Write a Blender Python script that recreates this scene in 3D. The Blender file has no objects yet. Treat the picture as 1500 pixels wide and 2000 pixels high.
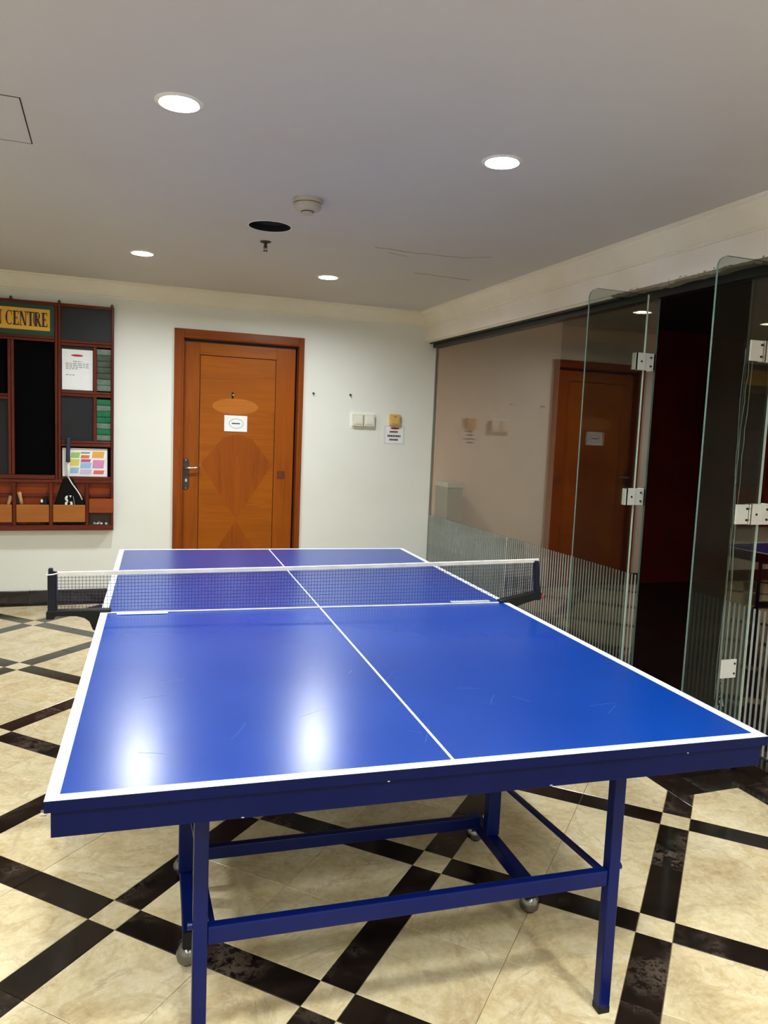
import bpy, bmesh, math, random
from mathutils import Vector, Matrix

random.seed(7)
SC = bpy.context.scene
COL = SC.collection

# ------------------------------------------------------------------ camera, world, exposure
yaw, pitch, roll, FPX = 0.349266897, 0.104519406, 0.0411242953, 1494.15
cy, sy, cp, sp = math.cos(yaw), math.sin(yaw), math.cos(pitch), math.sin(pitch)
fwd = Vector((sy * cp, cy * cp, -sp)); right = Vector((cy, -sy, 0)); up = right.cross(fwd)
cr, sr = math.cos(roll), math.sin(roll)
cx_, cy_ = cr * right + sr * up, -sr * right + cr * up
cam_data = bpy.data.cameras.new('camera'); cam = bpy.data.objects.new('camera', cam_data); COL.objects.link(cam)
cam.matrix_world = Matrix(((cx_.x, cy_.x, -fwd.x, -0.0236), (cx_.y, cy_.y, -fwd.y, -2.1775), (cx_.z, cy_.z, -fwd.z, 1.4039), (0, 0, 0, 1)))
cam_data.sensor_fit = 'HORIZONTAL'; cam_data.sensor_width = 36.0; cam_data.lens = FPX / 1500 * 36
cam_data.clip_start = 0.05; cam_data.clip_end = 60
SC.camera = cam
world = bpy.data.worlds.new('world'); SC.world = world; world.use_nodes = True
world.node_tree.nodes['Background'].inputs[0].default_value = (0.02, 0.02, 0.022, 1)
world.node_tree.nodes['Background'].inputs[1].default_value = 1.0
SC.view_settings.view_transform = 'Standard'; SC.view_settings.look = 'None'
SC.view_settings.gamma = 1.0; SC.view_settings.use_curve_mapping = False
SC.view_settings.exposure = 0.0
LAMP_STRENGTH = 810.0
try:
    SC.cycles.use_denoising = True
    SC.cycles.max_bounces = 12; SC.cycles.transparent_max_bounces = 24; SC.cycles.glossy_bounces = 6
    SC.cycles.sample_clamp_indirect = 8.0
except Exception:
    pass

CEIL = 2.43       # ceiling height
YB = 4.05         # back wall
XG = 2.67         # glass partition plane

# ------------------------------------------------------------------ helpers
def srgb(r, g, b):
    f = lambda c: (c / 255 / 12.92) if c / 255 <= 0.04045 else ((c / 255 + 0.055) / 1.055) ** 2.4
    return (f(r), f(g), f(b), 1.0)

class MB:
    def __init__(s): s.v = []; s.f = []; s.m = []
    def add(s, vs, fs, mi=0):
        n = len(s.v); s.v += [tuple(v) for v in vs]; s.f += [tuple(i + n for i in f) for f in fs]; s.m += [mi] * len(fs); return s
    def box(s, x0, x1, y0, y1, z0, z1, mi=0):
        x0, x1 = min(x0, x1), max(x0, x1); y0, y1 = min(y0, y1), max(y0, y1); z0, z1 = min(z0, z1), max(z0, z1)
        return s.add([(x0, y0, z0), (x1, y0, z0), (x1, y1, z0), (x0, y1, z0), (x0, y0, z1), (x1, y0, z1), (x1, y1, z1), (x0, y1, z1)],
                     [(0, 3, 2, 1), (4, 5, 6, 7), (0, 1, 5, 4), (1, 2, 6, 5), (2, 3, 7, 6), (3, 0, 4, 7)], mi)
    def obox(s, c, ax, ay, az, hx, hy, hz, mi=0):          # oriented box
        c = Vector(c); ax, ay, az = Vector(ax).normalized() * hx, Vector(ay).normalized() * hy, Vector(az).normalized() * hz
        vs = [c + i * ax + j * ay + k * az for k in (-1, 1) for (i, j) in ((-1, -1), (1, -1), (1, 1), (-1, 1))]
        return s.add(vs, [(0, 3, 2, 1), (4, 5, 6, 7), (0, 1, 5, 4), (1, 2, 6, 5), (2, 3, 7, 6), (3, 0, 4, 7)], mi)
    def bar(s, a, b, w, h, mi=0):                          # rectangular bar from a to b
        a, b = Vector(a), Vector(b); d = (b - a).normalized()
        u = d.cross(Vector((0, 0, 1)));  u = u.normalized() if u.length > 1e-4 else Vector((1, 0, 0))
        return s.obox((a + b) / 2, d, u, d.cross(u), (b - a).length / 2, w / 2, h / 2, mi)
    def tube(s, pts, r, n=10, mi=0, cap=True):
        pts = [Vector(p) for p in pts]; rs = r if isinstance(r, (list, tuple)) else [r] * len(pts)
        rings = []; ref = None
        for i, p in enumerate(pts):
            d = (pts[min(i + 1, len(pts) - 1)] - pts[max(i - 1, 0)]).normalized()
            if ref is None:
                ref = d.cross(Vector((0, 0, 1)))
                if ref.length < 1e-3: ref = Vector((1, 0, 0))
            u = (ref - d * ref.dot(d)).normalized(); w = d.cross(u); ref = u
            rings.append([p + rs[i] * (math.cos(2 * math.pi * k / n) * u + math.sin(2 * math.pi * k / n) * w) for k in range(n)])
        vs = [v for rg in rings for v in rg]; fs = []
        for i in range(len(pts) - 1):
            for k in range(n):
                fs.append((i * n + k, i * n + (k + 1) % n, (i + 1) * n + (k + 1) % n, (i + 1) * n + k))
        if cap:
            fs.append(tuple(reversed(range(n)))); fs.append(tuple((len(pts) - 1) * n + k for k in range(n)))
        return s.add(vs, fs, mi)
    def lathe(s, prof, c=(0, 0, 0), n=32, mi=0):           # prof: list of (r, z) about z axis
        c = Vector(c); vs = []; fs = []
        for r, z in prof:
            for k in range(n):
                a = 2 * math.pi * k / n; vs.append(c + Vector((r * math.cos(a), r * math.sin(a), z)))
        for i in range(len(prof) - 1):
            for k in range(n):
                fs.append((i * n + k, i * n + (k + 1) % n, (i + 1) * n + (k + 1) % n, (i + 1) * n + k))
        if prof[0][0] > 1e-6: pass
        return s.add(vs, fs, mi)
    def disc(s, c, r, n=32, up=True, mi=0):
        vs = [(c[0] + r * math.cos(2 * math.pi * k / n), c[1] + r * math.sin(2 * math.pi * k / n), c[2]) for k in range(n)]
        f = tuple(range(n)); return s.add(vs, [f if up else tuple(reversed(f))], mi)
    def prism_xz(s, poly, y0, y1, mi=0):                   # polygon in (x, z) extruded along y
        n = len(poly); vs = [(x, y0, z) for x, z in poly] + [(x, y1, z) for x, z in poly]
        fs = [tuple(range(n)), tuple(reversed(range(n, 2 * n)))] + [(i, i + n, (i + 1) % n + n, (i + 1) % n) for i in range(n)]
        return s.add(vs, fs, mi)
    def prism_xy(s, poly, z0, z1, mi=0):
        n = len(poly); vs = [(x, y, z0) for x, y in poly] + [(x, y, z1) for x, y in poly]
        fs = [tuple(reversed(range(n))), tuple(range(n, 2 * n))] + [(i, (i + 1) % n, (i + 1) % n + n, i + n) for i in range(n)]
        return s.add(vs, fs, mi)
    def build(s, name, mats, parent=None, smooth=False, bevel=0.0, loc=None, seg=2):
        me = bpy.data.meshes.new(name); me.from_pydata(s.v, [], s.f)
        bm = bmesh.new(); bm.from_mesh(me); bmesh.ops.recalc_face_normals(bm, faces=bm.faces); bm.to_mesh(me); bm.free()
        for m in (mats if isinstance(mats, (list, tuple)) else [mats]): me.materials.append(m)
        for p, i in zip(me.polygons, s.m): p.material_index = i
        if smooth:
            for p in me.polygons: p.use_smooth = True
        o = bpy.data.objects.new(name, me); COL.objects.link(o)
        if parent: o.parent = parent
        if loc: o.location = loc
        if bevel:
            b = o.modifiers.new('bevel', 'BEVEL'); b.width = bevel; b.segments = seg; b.limit_method = 'ANGLE'; b.angle_limit = math.radians(40)
        return o

def autosmooth(o, deg=35):
    for p in o.data.polygons: p.use_smooth = True
    m = o.data
    bm = bmesh.new(); bm.from_mesh(m)
    for e in bm.edges:
        if len(e.link_faces) == 2 and e.calc_face_angle(0) > math.radians(deg): e.smooth = False
    bm.to_mesh(m); bm.free()
    return o

def tag(o, label, cat, group=None, kind=None):
    if label: o['label'] = label
    if cat: o['category'] = cat
    if group: o['group'] = group
    if kind: o['kind'] = kind
    return o

def thing(name, label, cat, loc=(0, 0, 0), rz=0.0, group=None, kind=None):
    o = bpy.data.objects.new(name, None); COL.objects.link(o); o.empty_display_size = 0.1
    o.location = loc; o.rotation_euler = (0, 0, rz)
    return tag(o, label, cat, group, kind)

# ------------------------------------------------------------------ materials
class NT:
    def __init__(s, name):
        s.mat = bpy.data.materials.new(name); s.mat.use_nodes = True; s.t = s.mat.node_tree
        s.p = s.t.nodes['Principled BSDF']; s.out = s.t.nodes['Material Output']
    def n(s, kind, **kw):
        nd = s.t.nodes.new(kind)
        for k, v in kw.items():
            if k.startswith('i_'): nd.inputs[k[2:].replace('_', ' ')].default_value = v
            else: setattr(nd, k, v)
        return nd
    def l(s, a, b): s.t.links.new(a, b)
    def ramp(s, fac, stops, interp='LINEAR'):
        r = s.t.nodes.new('ShaderNodeValToRGB'); r.color_ramp.interpolation = interp
        els = r.color_ramp.elements
        while len(els) < len(stops): els.new(0.5)
        for e, (p, c) in zip(els, stops): e.position = p; e.color = c
        s.l(fac, r.inputs[0]); return r.outputs[0]
    def mixc(s, fac, a, b, mode='MIX'):
        m = s.t.nodes.new('ShaderNodeMix'); m.data_type = 'RGBA'; m.blend_type = mode
        for sock, val in ((m.inputs[0], fac), (m.inputs[6], a), (m.inputs[7], b)):
            if hasattr(val, 'links'): s.l(val, sock)
            else: sock.default_value = val
        return m.outputs[2]
    def bump(s, h, strength, dist=0.002):
        b = s.t.nodes.new('ShaderNodeBump'); b.inputs['Strength'].default_value = strength; b.inputs['Distance'].default_value = dist
        s.l(h, b.inputs['Height']); s.l(b.outputs[0], s.p.inputs['Normal'])
    def coords(s, scale=(1, 1, 1), rnd=False, rot=(0, 0, 0)):
        tc = s.n('ShaderNodeTexCoord'); mp = s.n('ShaderNodeMapping'); mp.inputs['Scale'].default_value = scale; mp.inputs['Rotation'].default_value = rot
        s.l(tc.outputs['Object'], mp.inputs['Vector'])
        if rnd:
            oi = s.n('ShaderNodeObjectInfo'); mm = s.n('ShaderNodeVectorMath', operation='SCALE'); mm.inputs[0].default_value = (37.0, 91.0, 53.0)
            s.l(oi.outputs['Random'], mm.inputs['Scale']); s.l(mm.outputs[0], mp.inputs['Location'])
            s.rand = oi.outputs['Random']
        return mp.outputs[0]
    def noise(s, vec, scale, detail=4, rough=0.55, dist=0.0):
        n = s.n('ShaderNodeTexNoise'); n.inputs['Scale'].default_value = scale; n.inputs['Detail'].default_value = detail
        n.inputs['Roughness'].default_value = rough; n.inputs['Distortion'].default_value = dist; s.l(vec, n.inputs['Vector']); return n.outputs['Fac']

def plain(name, col, rough=0.5, metal=0.0, var=0.12, scale=14.0, bump=0.0, spec=0.5):
    m = NT(name); v = m.coords(); f = m.noise(v, scale, 3)
    c2 = tuple(x * (1 - var) for x in col[:3]) + (1,); c3 = tuple(min(1, x * (1 + var)) for x in col[:3]) + (1,)
    m.l(m.ramp(f, [(0.3, c2), (0.7, c3)]), m.p.inputs['Base Color'])
    m.p.inputs['Roughness'].default_value = rough; m.p.inputs['Metallic'].default_value = metal
    m.p.inputs['Specular IOR Level'].default_value = spec
    if bump: m.bump(m.noise(v, scale * 6, 4), bump, 0.001)
    return m.mat

def emis(name, col, strength):
    m = NT(name); m.p.inputs['Base Color'].default_value = (0.8, 0.8, 0.8, 1)
    m.p.inputs['Emission Color'].default_value = col; m.p.inputs['Emission Strength'].default_value = strength
    return m.mat

def wood(name, dark, light, axis=2, rough=0.35, scale=1.0, coat=0.04):
    m = NT(name); sc = [26.0 * scale] * 3; sc[axis] = 1.6 * scale
    v = m.coords(tuple(sc), rnd=True)
    a = m.noise(v, 1.0, 5, 0.6, 1.2); sc2 = [5.0 * scale] * 3; sc2[axis] = 0.9 * scale
    v2 = m.coords(tuple(sc2), rnd=True); b = m.noise(v2, 1.0, 3, 0.5, 0.6)
    c = m.mixc(0.5, m.ramp(a, [(0.3, dark), (0.7, light)]), m.ramp(b, [(0.25, dark), (0.75, light)]))
    m.l(c, m.p.inputs['Base Color']); m.p.inputs['Roughness'].default_value = rough
    m.p.inputs['Specular IOR Level'].default_value = 0.2; m.p.inputs['Coat Weight'].default_value = coat; m.p.inputs['Coat Roughness'].default_value = 0.25
    m.bump(a, 0.08, 0.001)
    return m.mat

def marble_light():
    m = NT('cream_marble'); v = m.coords((1, 1, 1), rnd=True)
    big = m.noise(v, 3.4, 5, 0.62, 1.0); mid = m.noise(v, 10.0, 6, 0.7, 1.2); fine = m.noise(v, 55.0, 4, 0.65)
    base = m.ramp(big, [(0.22, srgb(150, 118, 74)), (0.40, srgb(206, 182, 136)), (0.55, srgb(228, 211, 170)), (0.70, srgb(232, 218, 184)), (0.84, srgb(212, 176, 112))])
    pt = m.ramp(mid, [(0.30, srgb(158, 124, 78)), (0.48, srgb(220, 200, 156)), (0.70, srgb(236, 224, 194))])
    c = m.mixc(0.42, base, pt)
    c = m.mixc(0.16, c, m.ramp(fine, [(0.3, srgb(130, 100, 62)), (0.7, srgb(250, 240, 216))]))
    vn = m.noise(v, 3.0, 7, 0.62, 1.4)
    vein = m.ramp(vn, [(0.46, (0, 0, 0, 1)), (0.495, (1, 1, 1, 1)), (0.505, (1, 1, 1, 1)), (0.53, (0, 0, 0, 1))])
    vm = m.n('ShaderNodeMath', operation='MULTIPLY'); m.l(vein, vm.inputs[0]); m.l(m.ramp(mid, [(0.35, (0, 0, 0, 1)), (0.7, (0.42, 0.42, 0.42, 1))]), vm.inputs[1])
    c = m.mixc(vm.outputs[0], c, srgb(140, 104, 66))
    rv = m.n('ShaderNodeMapRange'); m.l(m.rand, rv.inputs[0]); rv.inputs[3].default_value = 0.92; rv.inputs[4].default_value = 1.06
    hs = m.n('ShaderNodeHueSaturation'); m.l(rv.outputs[0], hs.inputs['Value']); m.l(c, hs.inputs['Color']); hs.inputs['Saturation'].default_value = 1.05
    m.l(hs.outputs[0], m.p.inputs['Base Color'])
    rr = m.n('ShaderNodeMapRange'); m.l(mid, rr.inputs[0]); rr.inputs[3].default_value = 0.13; rr.inputs[4].default_value = 0.26
    m.l(rr.outputs[0], m.p.inputs['Roughness'])
    return m.mat

def marble_dark():
    m = NT('dark_marble'); v = m.coords((1, 1, 1), rnd=True)
    big = m.noise(v, 6.0, 7, 0.7, 0.4); vn = m.noise(v, 22.0, 8, 0.75, 0.25)
    c = m.ramp(big, [(0.3, srgb(17, 12, 9)), (0.6, srgb(38, 28, 22)), (0.8, srgb(66, 51, 41))])
    vein = m.ramp(vn, [(0.42, (0, 0, 0, 1)), (0.52, (1, 1, 1, 1)), (0.60, (0, 0, 0, 1))])
    gate = m.ramp(m.noise(v, 4.0, 3), [(0.52, (0, 0, 0, 1)), (0.70, (0.5, 0.5, 0.5, 1))])
    mm = m.n('ShaderNodeMath', operation='MULTIPLY'); m.l(vein, mm.inputs[0]); m.l(gate, mm.inputs[1])
    c = m.mixc(mm.outputs[0], c, srgb(132, 114, 98))
    m.l(c, m.p.inputs['Base Color']); m.p.inputs['Roughness'].default_value = 0.15
    return m.mat

def plaster(name, col, stain, bump=0.12, amount=0.5):
    m = NT(name); v = m.coords()
    a = m.noise(v, 1.3, 5, 0.6); b = m.noise(v, 60.0, 3)
    s = m.n('ShaderNodeMath', operation='MULTIPLY'); m.l(m.ramp(a, [(0.45, (0, 0, 0, 1)), (0.8, (1, 1, 1, 1))]), s.inputs[0]); s.inputs[1].default_value = amount
    c = m.mixc(s.outputs[0], col, stain)
    m.l(c, m.p.inputs['Base Color']); m.p.inputs['Roughness'].default_value = 0.75; m.p.inputs['Specular IOR Level'].default_value = 0.25
    m.bump(b, bump, 0.002)
    return m.mat

def glass(name, ior, tint, refl=(1, 1, 1, 1), haze=0.0, hazecol=(0.5, 0.55, 0.5, 1), rough=0.0):
    m = NT(name); m.t.nodes.remove(m.p)
    tr = m.n('ShaderNodeBsdfTransparent'); tr.inputs[0].default_value = tint
    gl = m.n('ShaderNodeBsdfGlossy'); gl.inputs['Roughness'].default_value = rough; gl.inputs[0].default_value = refl
    fr = m.n('ShaderNodeFresnel'); ge = m.n('ShaderNodeNewGeometry'); mr = m.n('ShaderNodeMapRange')
    mr.inputs[3].default_value = ior; mr.inputs[4].default_value = 1.0 / ior      # thin sheet: same reflectance from both sides
    m.l(ge.outputs['Backfacing'], mr.inputs[0]); m.l(mr.outputs[0], fr.inputs[0])
    body = tr.outputs[0]
    if haze:
        df = m.n('ShaderNodeBsdfDiffuse'); df.inputs[0].default_value = hazecol
        v = m.coords((1, 1, 1)); f = m.ramp(m.noise(v, 2.2, 5, 0.6), [(0.35, (haze * 0.5,) * 3 + (1,)), (0.75, (haze * 1.6,) * 3 + (1,))])
        mx0 = m.n('ShaderNodeMixShader'); m.l(f, mx0.inputs[0]); m.l(tr.outputs[0], mx0.inputs[1]); m.l(df.outputs[0], mx0.inputs[2]); body = mx0.outputs[0]
    mx = m.n('ShaderNodeMixShader'); m.l(fr.outputs[0], mx.inputs[0]); m.l(body, mx.inputs[1]); m.l(gl.outputs[0], mx.inputs[2])
    m.l(mx.outputs[0], m.out.inputs[0])
    return m.mat

def table_blue():
    m = NT('table_blue_paint'); v = m.coords()
    a = m.noise(v, 2.5, 4); f = m.noise(v, 220.0, 3)
    c = m.ramp(a, [(0.3, (0.0005, 0.036, 0.255, 1)), (0.7, (0.0008, 0.043, 0.295, 1))])
    m.l(c, m.p.inputs['Base Color'])
    rr = m.n('ShaderNodeMapRange'); m.l(a, rr.inputs[0]); rr.inputs[3].default_value = 0.22; rr.inputs[4].default_value = 0.27
    m.l(rr.outputs[0], m.p.inputs['Roughness']); m.p.inputs['Specular IOR Level'].default_value = 0.55
    m.bump(f, 0.06, 0.0006)
    return m.mat

M_WALL = plaster('wall_plaster', srgb(232, 231, 221), srgb(214, 209, 192), amount=0.35)
M_CEIL = plaster('ceiling_plaster', srgb(204, 200, 194), srgb(198, 188, 170), bump=0.06, amount=0.35)
M_CORN = plaster('cornice_plaster', srgb(238, 231, 214), srgb(214, 198, 166), bump=0.04, amount=0.5)
M_BEAM = plaster('beam_plaster', srgb(246, 239, 228), srgb(224, 208, 178), bump=0.08, amount=0.6)
M_CHIP = plaster('chipped_plaster', srgb(150, 138, 116), srgb(70, 58, 42), bump=0.6, amount=0.9)
M_MARL = marble_light(); M_MARD = marble_dark()
M_GROUT = plain('grout', srgb(150, 132, 100), 0.8, var=0.2)
M_GROUTD = plain('dark_grout', srgb(120, 108, 88), 0.8, var=0.25)
M_BLUE = table_blue()
M_NAVY = plain('navy_table_paint', srgb(4, 12, 54), 0.42, var=0.12, scale=9, spec=0.12)
M_NAVYT = plain('navy_steel_tube', srgb(4, 17, 72), 0.32, var=0.1, scale=9, spec=0.2)
M_LINE = plain('white_line_paint', srgb(232, 236, 238), 0.35, var=0.04, scale=30)
M_BLACK = plain('black_plastic', srgb(8, 8, 10), 0.45, spec=0.25)
M_NET = plain('navy_net_cord', srgb(38, 44, 78), 0.7)
M_TAPE = plain('white_net_tape', srgb(214, 208, 196), 0.8, var=0.1, scale=20)
M_STEEL = plain('brushed_steel', srgb(205, 203, 196), 0.28, 1.0, var=0.06)
M_STEELW = plain('satin_aluminium', srgb(240, 238, 230), 0.42, 0.2, var=0.04)
M_BRONZE = plain('dark_aged_metal', srgb(78, 72, 68), 0.38, 0.85, var=0.35, scale=60)
M_GUN = plain('dark_chrome', srgb(112, 110, 106), 0.22, 1.0, var=0.1)
M_CHROME = plain('chrome', srgb(220, 220, 218), 0.12, 1.0, var=0.03)
M_WHITEPL = plain('white_plastic', srgb(232, 229, 216), 0.4, var=0.04)
M_CREAMPL = plain('aged_cream_plastic', srgb(224, 218, 196), 0.4, var=0.05)
M_YELPL = plain('yellowed_plastic', srgb(212, 172, 96), 0.45, var=0.12)
M_PAPER = plain('white_paper', srgb(238, 238, 236), 0.8, var=0.02)
M_INK = plain('dark_ink', srgb(40, 40, 46), 0.8)
M_INKG = plain('grey_ink', srgb(150, 150, 152), 0.8)
M_RED = plain('red_ink', srgb(176, 30, 44), 0.7)
M_DOOR = wood('door_veneer_vertical', srgb(124, 58, 3), srgb(164, 83, 5), 2, 0.36)
M_DOORH = wood('door_veneer_horizontal', srgb(130, 64, 3), srgb(172, 92, 6), 0, 0.36)
M_INLAY = wood('door_veneer_inlay', srgb(122, 56, 3), srgb(160, 80, 5), 2, 0.36)
M_OVAL = wood('door_veneer_pale', srgb(156, 86, 20), srgb(186, 112, 38), 0, 0.36)
M_FRAME = wood('door_frame_wood', srgb(110, 47, 4), srgb(150, 72, 8), 2, 0.33)
M_GROOVE = plain('groove_dark_wood', srgb(74, 32, 8), 0.6)
M_MAHOG = wood('mahogany', srgb(66, 16, 8), srgb(112, 42, 20), 2, 0.3)
M_MAHOGH = wood('mahogany_horizontal', srgb(66, 16, 8), srgb(112, 42, 20), 0, 0.3)
M_ORANGE = wood('orange_wood_panel', srgb(112, 38, 6), srgb(148, 60, 14), 0, 0.4)
M_MAPLE = wood('light_box_wood', srgb(146, 80, 26), srgb(176, 108, 46), 0, 0.45)
M_SLATE = plain('dark_slate_panel', srgb(22, 23, 27), 0.5, var=0.15, scale=3, spec=0.3)
M_BLACKP = plain('black_board', srgb(3, 3, 5), 0.8, spec=0.05)
M_GREENP = plain('dark_green_panel', srgb(8, 62, 38), 0.5)
M_GREENS = plain('green_louvre', srgb(20, 120, 80), 0.35, var=0.25, scale=20)
M_GREENG = plain('grey_green_louvre', srgb(112, 132, 120), 0.35, var=0.25, scale=20)
M_YELLOW = plain('yellow_sign', srgb(226, 172, 52), 0.5, var=0.05)
M_LETTER = plain('sign_lettering', srgb(52, 24, 22), 0.5)
M_OLIVE = plain('olive_smudge', srgb(120, 92, 40), 0.6)
M_TRACK = plain('black_track', srgb(18, 18, 18), 0.4)
M_HOLE = plain('dark_hole', srgb(12, 12, 15), 0.9)
M_SPK = plain('speaker_cone', srgb(26, 26, 30), 0.85)
M_LED = emis('led_disc', (0.92, 0.99, 1.03, 1), LAMP_STRENGTH)
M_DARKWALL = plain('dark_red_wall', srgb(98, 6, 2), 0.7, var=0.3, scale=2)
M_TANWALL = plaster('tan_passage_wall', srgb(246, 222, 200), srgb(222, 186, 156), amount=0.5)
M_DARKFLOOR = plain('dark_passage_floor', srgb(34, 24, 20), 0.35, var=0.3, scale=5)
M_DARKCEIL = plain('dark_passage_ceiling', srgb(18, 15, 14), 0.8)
M_GREY = plain('grey_paint', srgb(112, 126, 118), 0.5, var=0.06)
M_GREYCAP = plain('pale_grey_cap', srgb(178, 190, 178), 0.5, var=0.06)
M_GLASS = glass('partition_glass', 1.8, (0.96, 0.93, 0.90, 1), (1.0, 0.86, 0.76, 1))
M_LEAF = glass('door_glass', 1.42, (0.76, 0.79, 0.76, 1), (0.95, 1, 0.97, 1), haze=0.005)
M_EDGE = plain('glass_edge_bright', srgb(206, 220, 208), 0.3, var=0.05)
M_EDGEG = plain('glass_edge_green', srgb(92, 116, 106), 0.2, var=0.1)
M_FROST = glass('frosted_stripe', 1.5, (0.5, 0.52, 0.5, 1), haze=0.5, hazecol=(0.62, 0.66, 0.62, 1), rough=0.3)
M_FROST2 = glass('frosted_film_green', 1.5, (0.78, 0.82, 0.79, 1), haze=0.14, hazecol=(0.5, 0.58, 0.53, 1), rough=0.3)
M_DIRT = plain('white_residue', srgb(170, 172, 162), 0.9, var=0.3, scale=40)

# ------------------------------------------------------------------ room shell
XL, XR, YF = -2.1, 2.74, -5.4
DX0, DX1, DZ1 = 0.53, 1.452, 2.07         # door opening
w = MB()
w.box(XL - 0.15, DX0, YB, YB + 0.16, 0, CEIL); w.box(DX1, XG, YB, YB + 0.16, 0, CEIL); w.box(DX0, DX1, YB, YB + 0.16, DZ1, CEIL)
tag(w.build('wall_back', M_WALL), 'off-white plastered back wall behind the table', 'wall', kind='structure')
tag(MB().box(XL - 0.15, XL, YF, YB, 0, CEIL).build('wall_left', M_WALL), 'off-white side wall left of the table', 'wall', kind='structure')
tag(MB().box(XL - 0.15, XR + 0.1, YF - 0.15, YF, 0, CEIL).build('wall_front', M_WALL), 'off-white wall behind the viewer', 'wall', kind='structure')
SPK = (0.76, 1.865)
LIGHTS = [(0.191, 0.494), (1.369, 0.507), (0.174, 2.873), (1.38, 2.973), (0.185, -1.9), (1.32, -1.9), (-1.03, 0.5), (-1.03, -1.9), (0.185, -4.2), (1.375, -4.2), (-1.03, -4.2), (0.185, -3.05), (1.375, -3.05), (-1.03, -3.05)]  # unseen left lamp and rearmost rows are added to raise the fill
R_CAN = 0.066
# ceiling slab with round cut-outs for the downlights and the speaker
def ceiling_mesh():
    bm = bmesh.new()
    xs = sorted({XL, XG + 0.16} | {round(x + d, 4) for x, y in LIGHTS for d in (-0.12, 0.12)} | {SPK[0] - 0.15, SPK[0] + 0.15})
    holes = [(x, y, R_CAN, 0.11) for x, y in LIGHTS] + [(SPK[0], SPK[1], 0.108, 0.14)]
    # one plane, holes cut by triangulated fill
    vs = []; edges = []
    def loop(pts):
        v = [bm.verts.new((x, y, CEIL)) for x, y in pts]
        for i in range(len(v)): edges.append(bm.edges.new((v[i], v[(i + 1) % len(v)])))
    loop([(XL, YF), (XG + 0.16, YF), (XG + 0.16, YB), (XL, YB)])
    for x, y, r, _ in holes: loop([(x + r * math.cos(2 * math.pi * k / 32), y + r * math.sin(2 * math.pi * k / 32)) for k in range(32)])
    bmesh.ops.triangle_fill(bm, use_beauty=True, use_dissolve=False, edges=edges)
    bad = []
    for f in bm.faces:
        c = f.calc_center_median()
        for x, y, r, _ in holes:
            if math.hypot(c.x - x, c.y - y) < r * 0.999 and all(abs(math.hypot(v.co.x - x, v.co.y - y) - r) < 1e-4 for v in f.verts): bad.append(f)
    bmesh.ops.delete(bm, geom=list(set(bad)), context='FACES_ONLY')
    for f in bm.faces:
        if f.normal.z > 0: f.normal_flip()
    me = bpy.data.meshes.new('ceiling'); bm.to_mesh(me); bm.free(); me.materials.append(M_CEIL)
    return me
ceiling = bpy.data.objects.new('ceiling', ceiling_mesh()); COL.objects.link(ceiling)
tag(ceiling, 'smooth grey-white painted ceiling with recessed downlights', 'ceiling', kind='structure')
tag(MB().box(XL - 0.15, XR + 0.2, YF - 0.15, YB + 0.16, CEIL + 0.22, CEIL + 0.3).build('trim_1', M_DARKCEIL), 'dark slab over the ceiling void', 'slab', kind='structure')
# beam above the glass, with cornices
tag(MB().box(2.56, XG + 0.16, YF, YB, 2.195, CEIL).build('trim_2', M_BEAM), 'cream plaster beam over the glass partition', 'beam', kind='structure')
def cornice(name, along, label):
    prof = [(0.0, 0.0), (0.012, 0.0), (0.014, 0.012), (0.022, 0.016), (0.030, 0.040), (0.050, 0.072), (0.078, 0.092), (0.082, 0.100), (0.094, 0.104), (0.096, 0.118), (0.0, 0.118)]
    m = MB(); n = len(prof); z0 = CEIL - 0.118
    if along == 'x':
        for x in (XL, 2.56): m.v += [(x, YB - d, z0 + h) for d, h in prof]
    else:
        for y in (YF, YB): m.v += [(2.56 - d, y, z0 + h) for d, h in prof]
    m.f = [(i, (i + 1) % n, (i + 1) % n + n, i + n) for i in range(n)] + [tuple(range(n)), tuple(range(n, 2 * n))]; m.m = [0] * len(m.f)
    o = autosmooth(m.build(name, M_CORN), 25)
    return tag(o, label, 'cornice', kind='structure')
cornice('trim_3', 'x', 'moulded cream cornice along the back wall')
cornice('trim_4', 'y', 'moulded cream cornice along the glass-side beam')

tag(MB().box(2.56, XG + 0.16, YF, -0.72, 0, 2.195).build('wall_right', M_WALL), 'off-white side wall nearer the viewer, added unseen for bounce light', 'wall', kind='structure')  # unseen wall added in place of more glass, to bounce light back
# floor slab and individual tiles
floor = tag(MB().box(XL, 2.285, YF, YB, -0.06, -0.0035).box(2.285, 2.58, YF, 0.31, -0.06, -0.0035).build('floor', M_GROUT), 'diagonal cream and dark marble tiled floor', 'floor', kind='structure')
def clip(poly, a, b, c):                       # keep a*x + b*y <= c
    out = []
    for i in range(len(poly)):
        p, q = poly[i], poly[(i + 1) % len(poly)]; dp, dq = a * p[0] + b * p[1] - c, a * q[0] + b * q[1] - c
        if dp <= 0: out.append(p)
        if dp * dq < 0:
            t = dp / (dp - dq); out.append((p[0] + t * (q[0] - p[0]), p[1] + t * (q[1] - p[1])))
    return out
def area(poly): return abs(sum(poly[i][0] * poly[(i + 1) % len(poly)][1] - poly[(i + 1) % len(poly)][0] * poly[i][1] for i in range(len(poly)))) / 2 if len(poly) > 2 else 0
X1, X2, Y1, Y2 = 2.125, 2.434, 0.158, 3.98    # inner edges of the dark border
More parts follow.
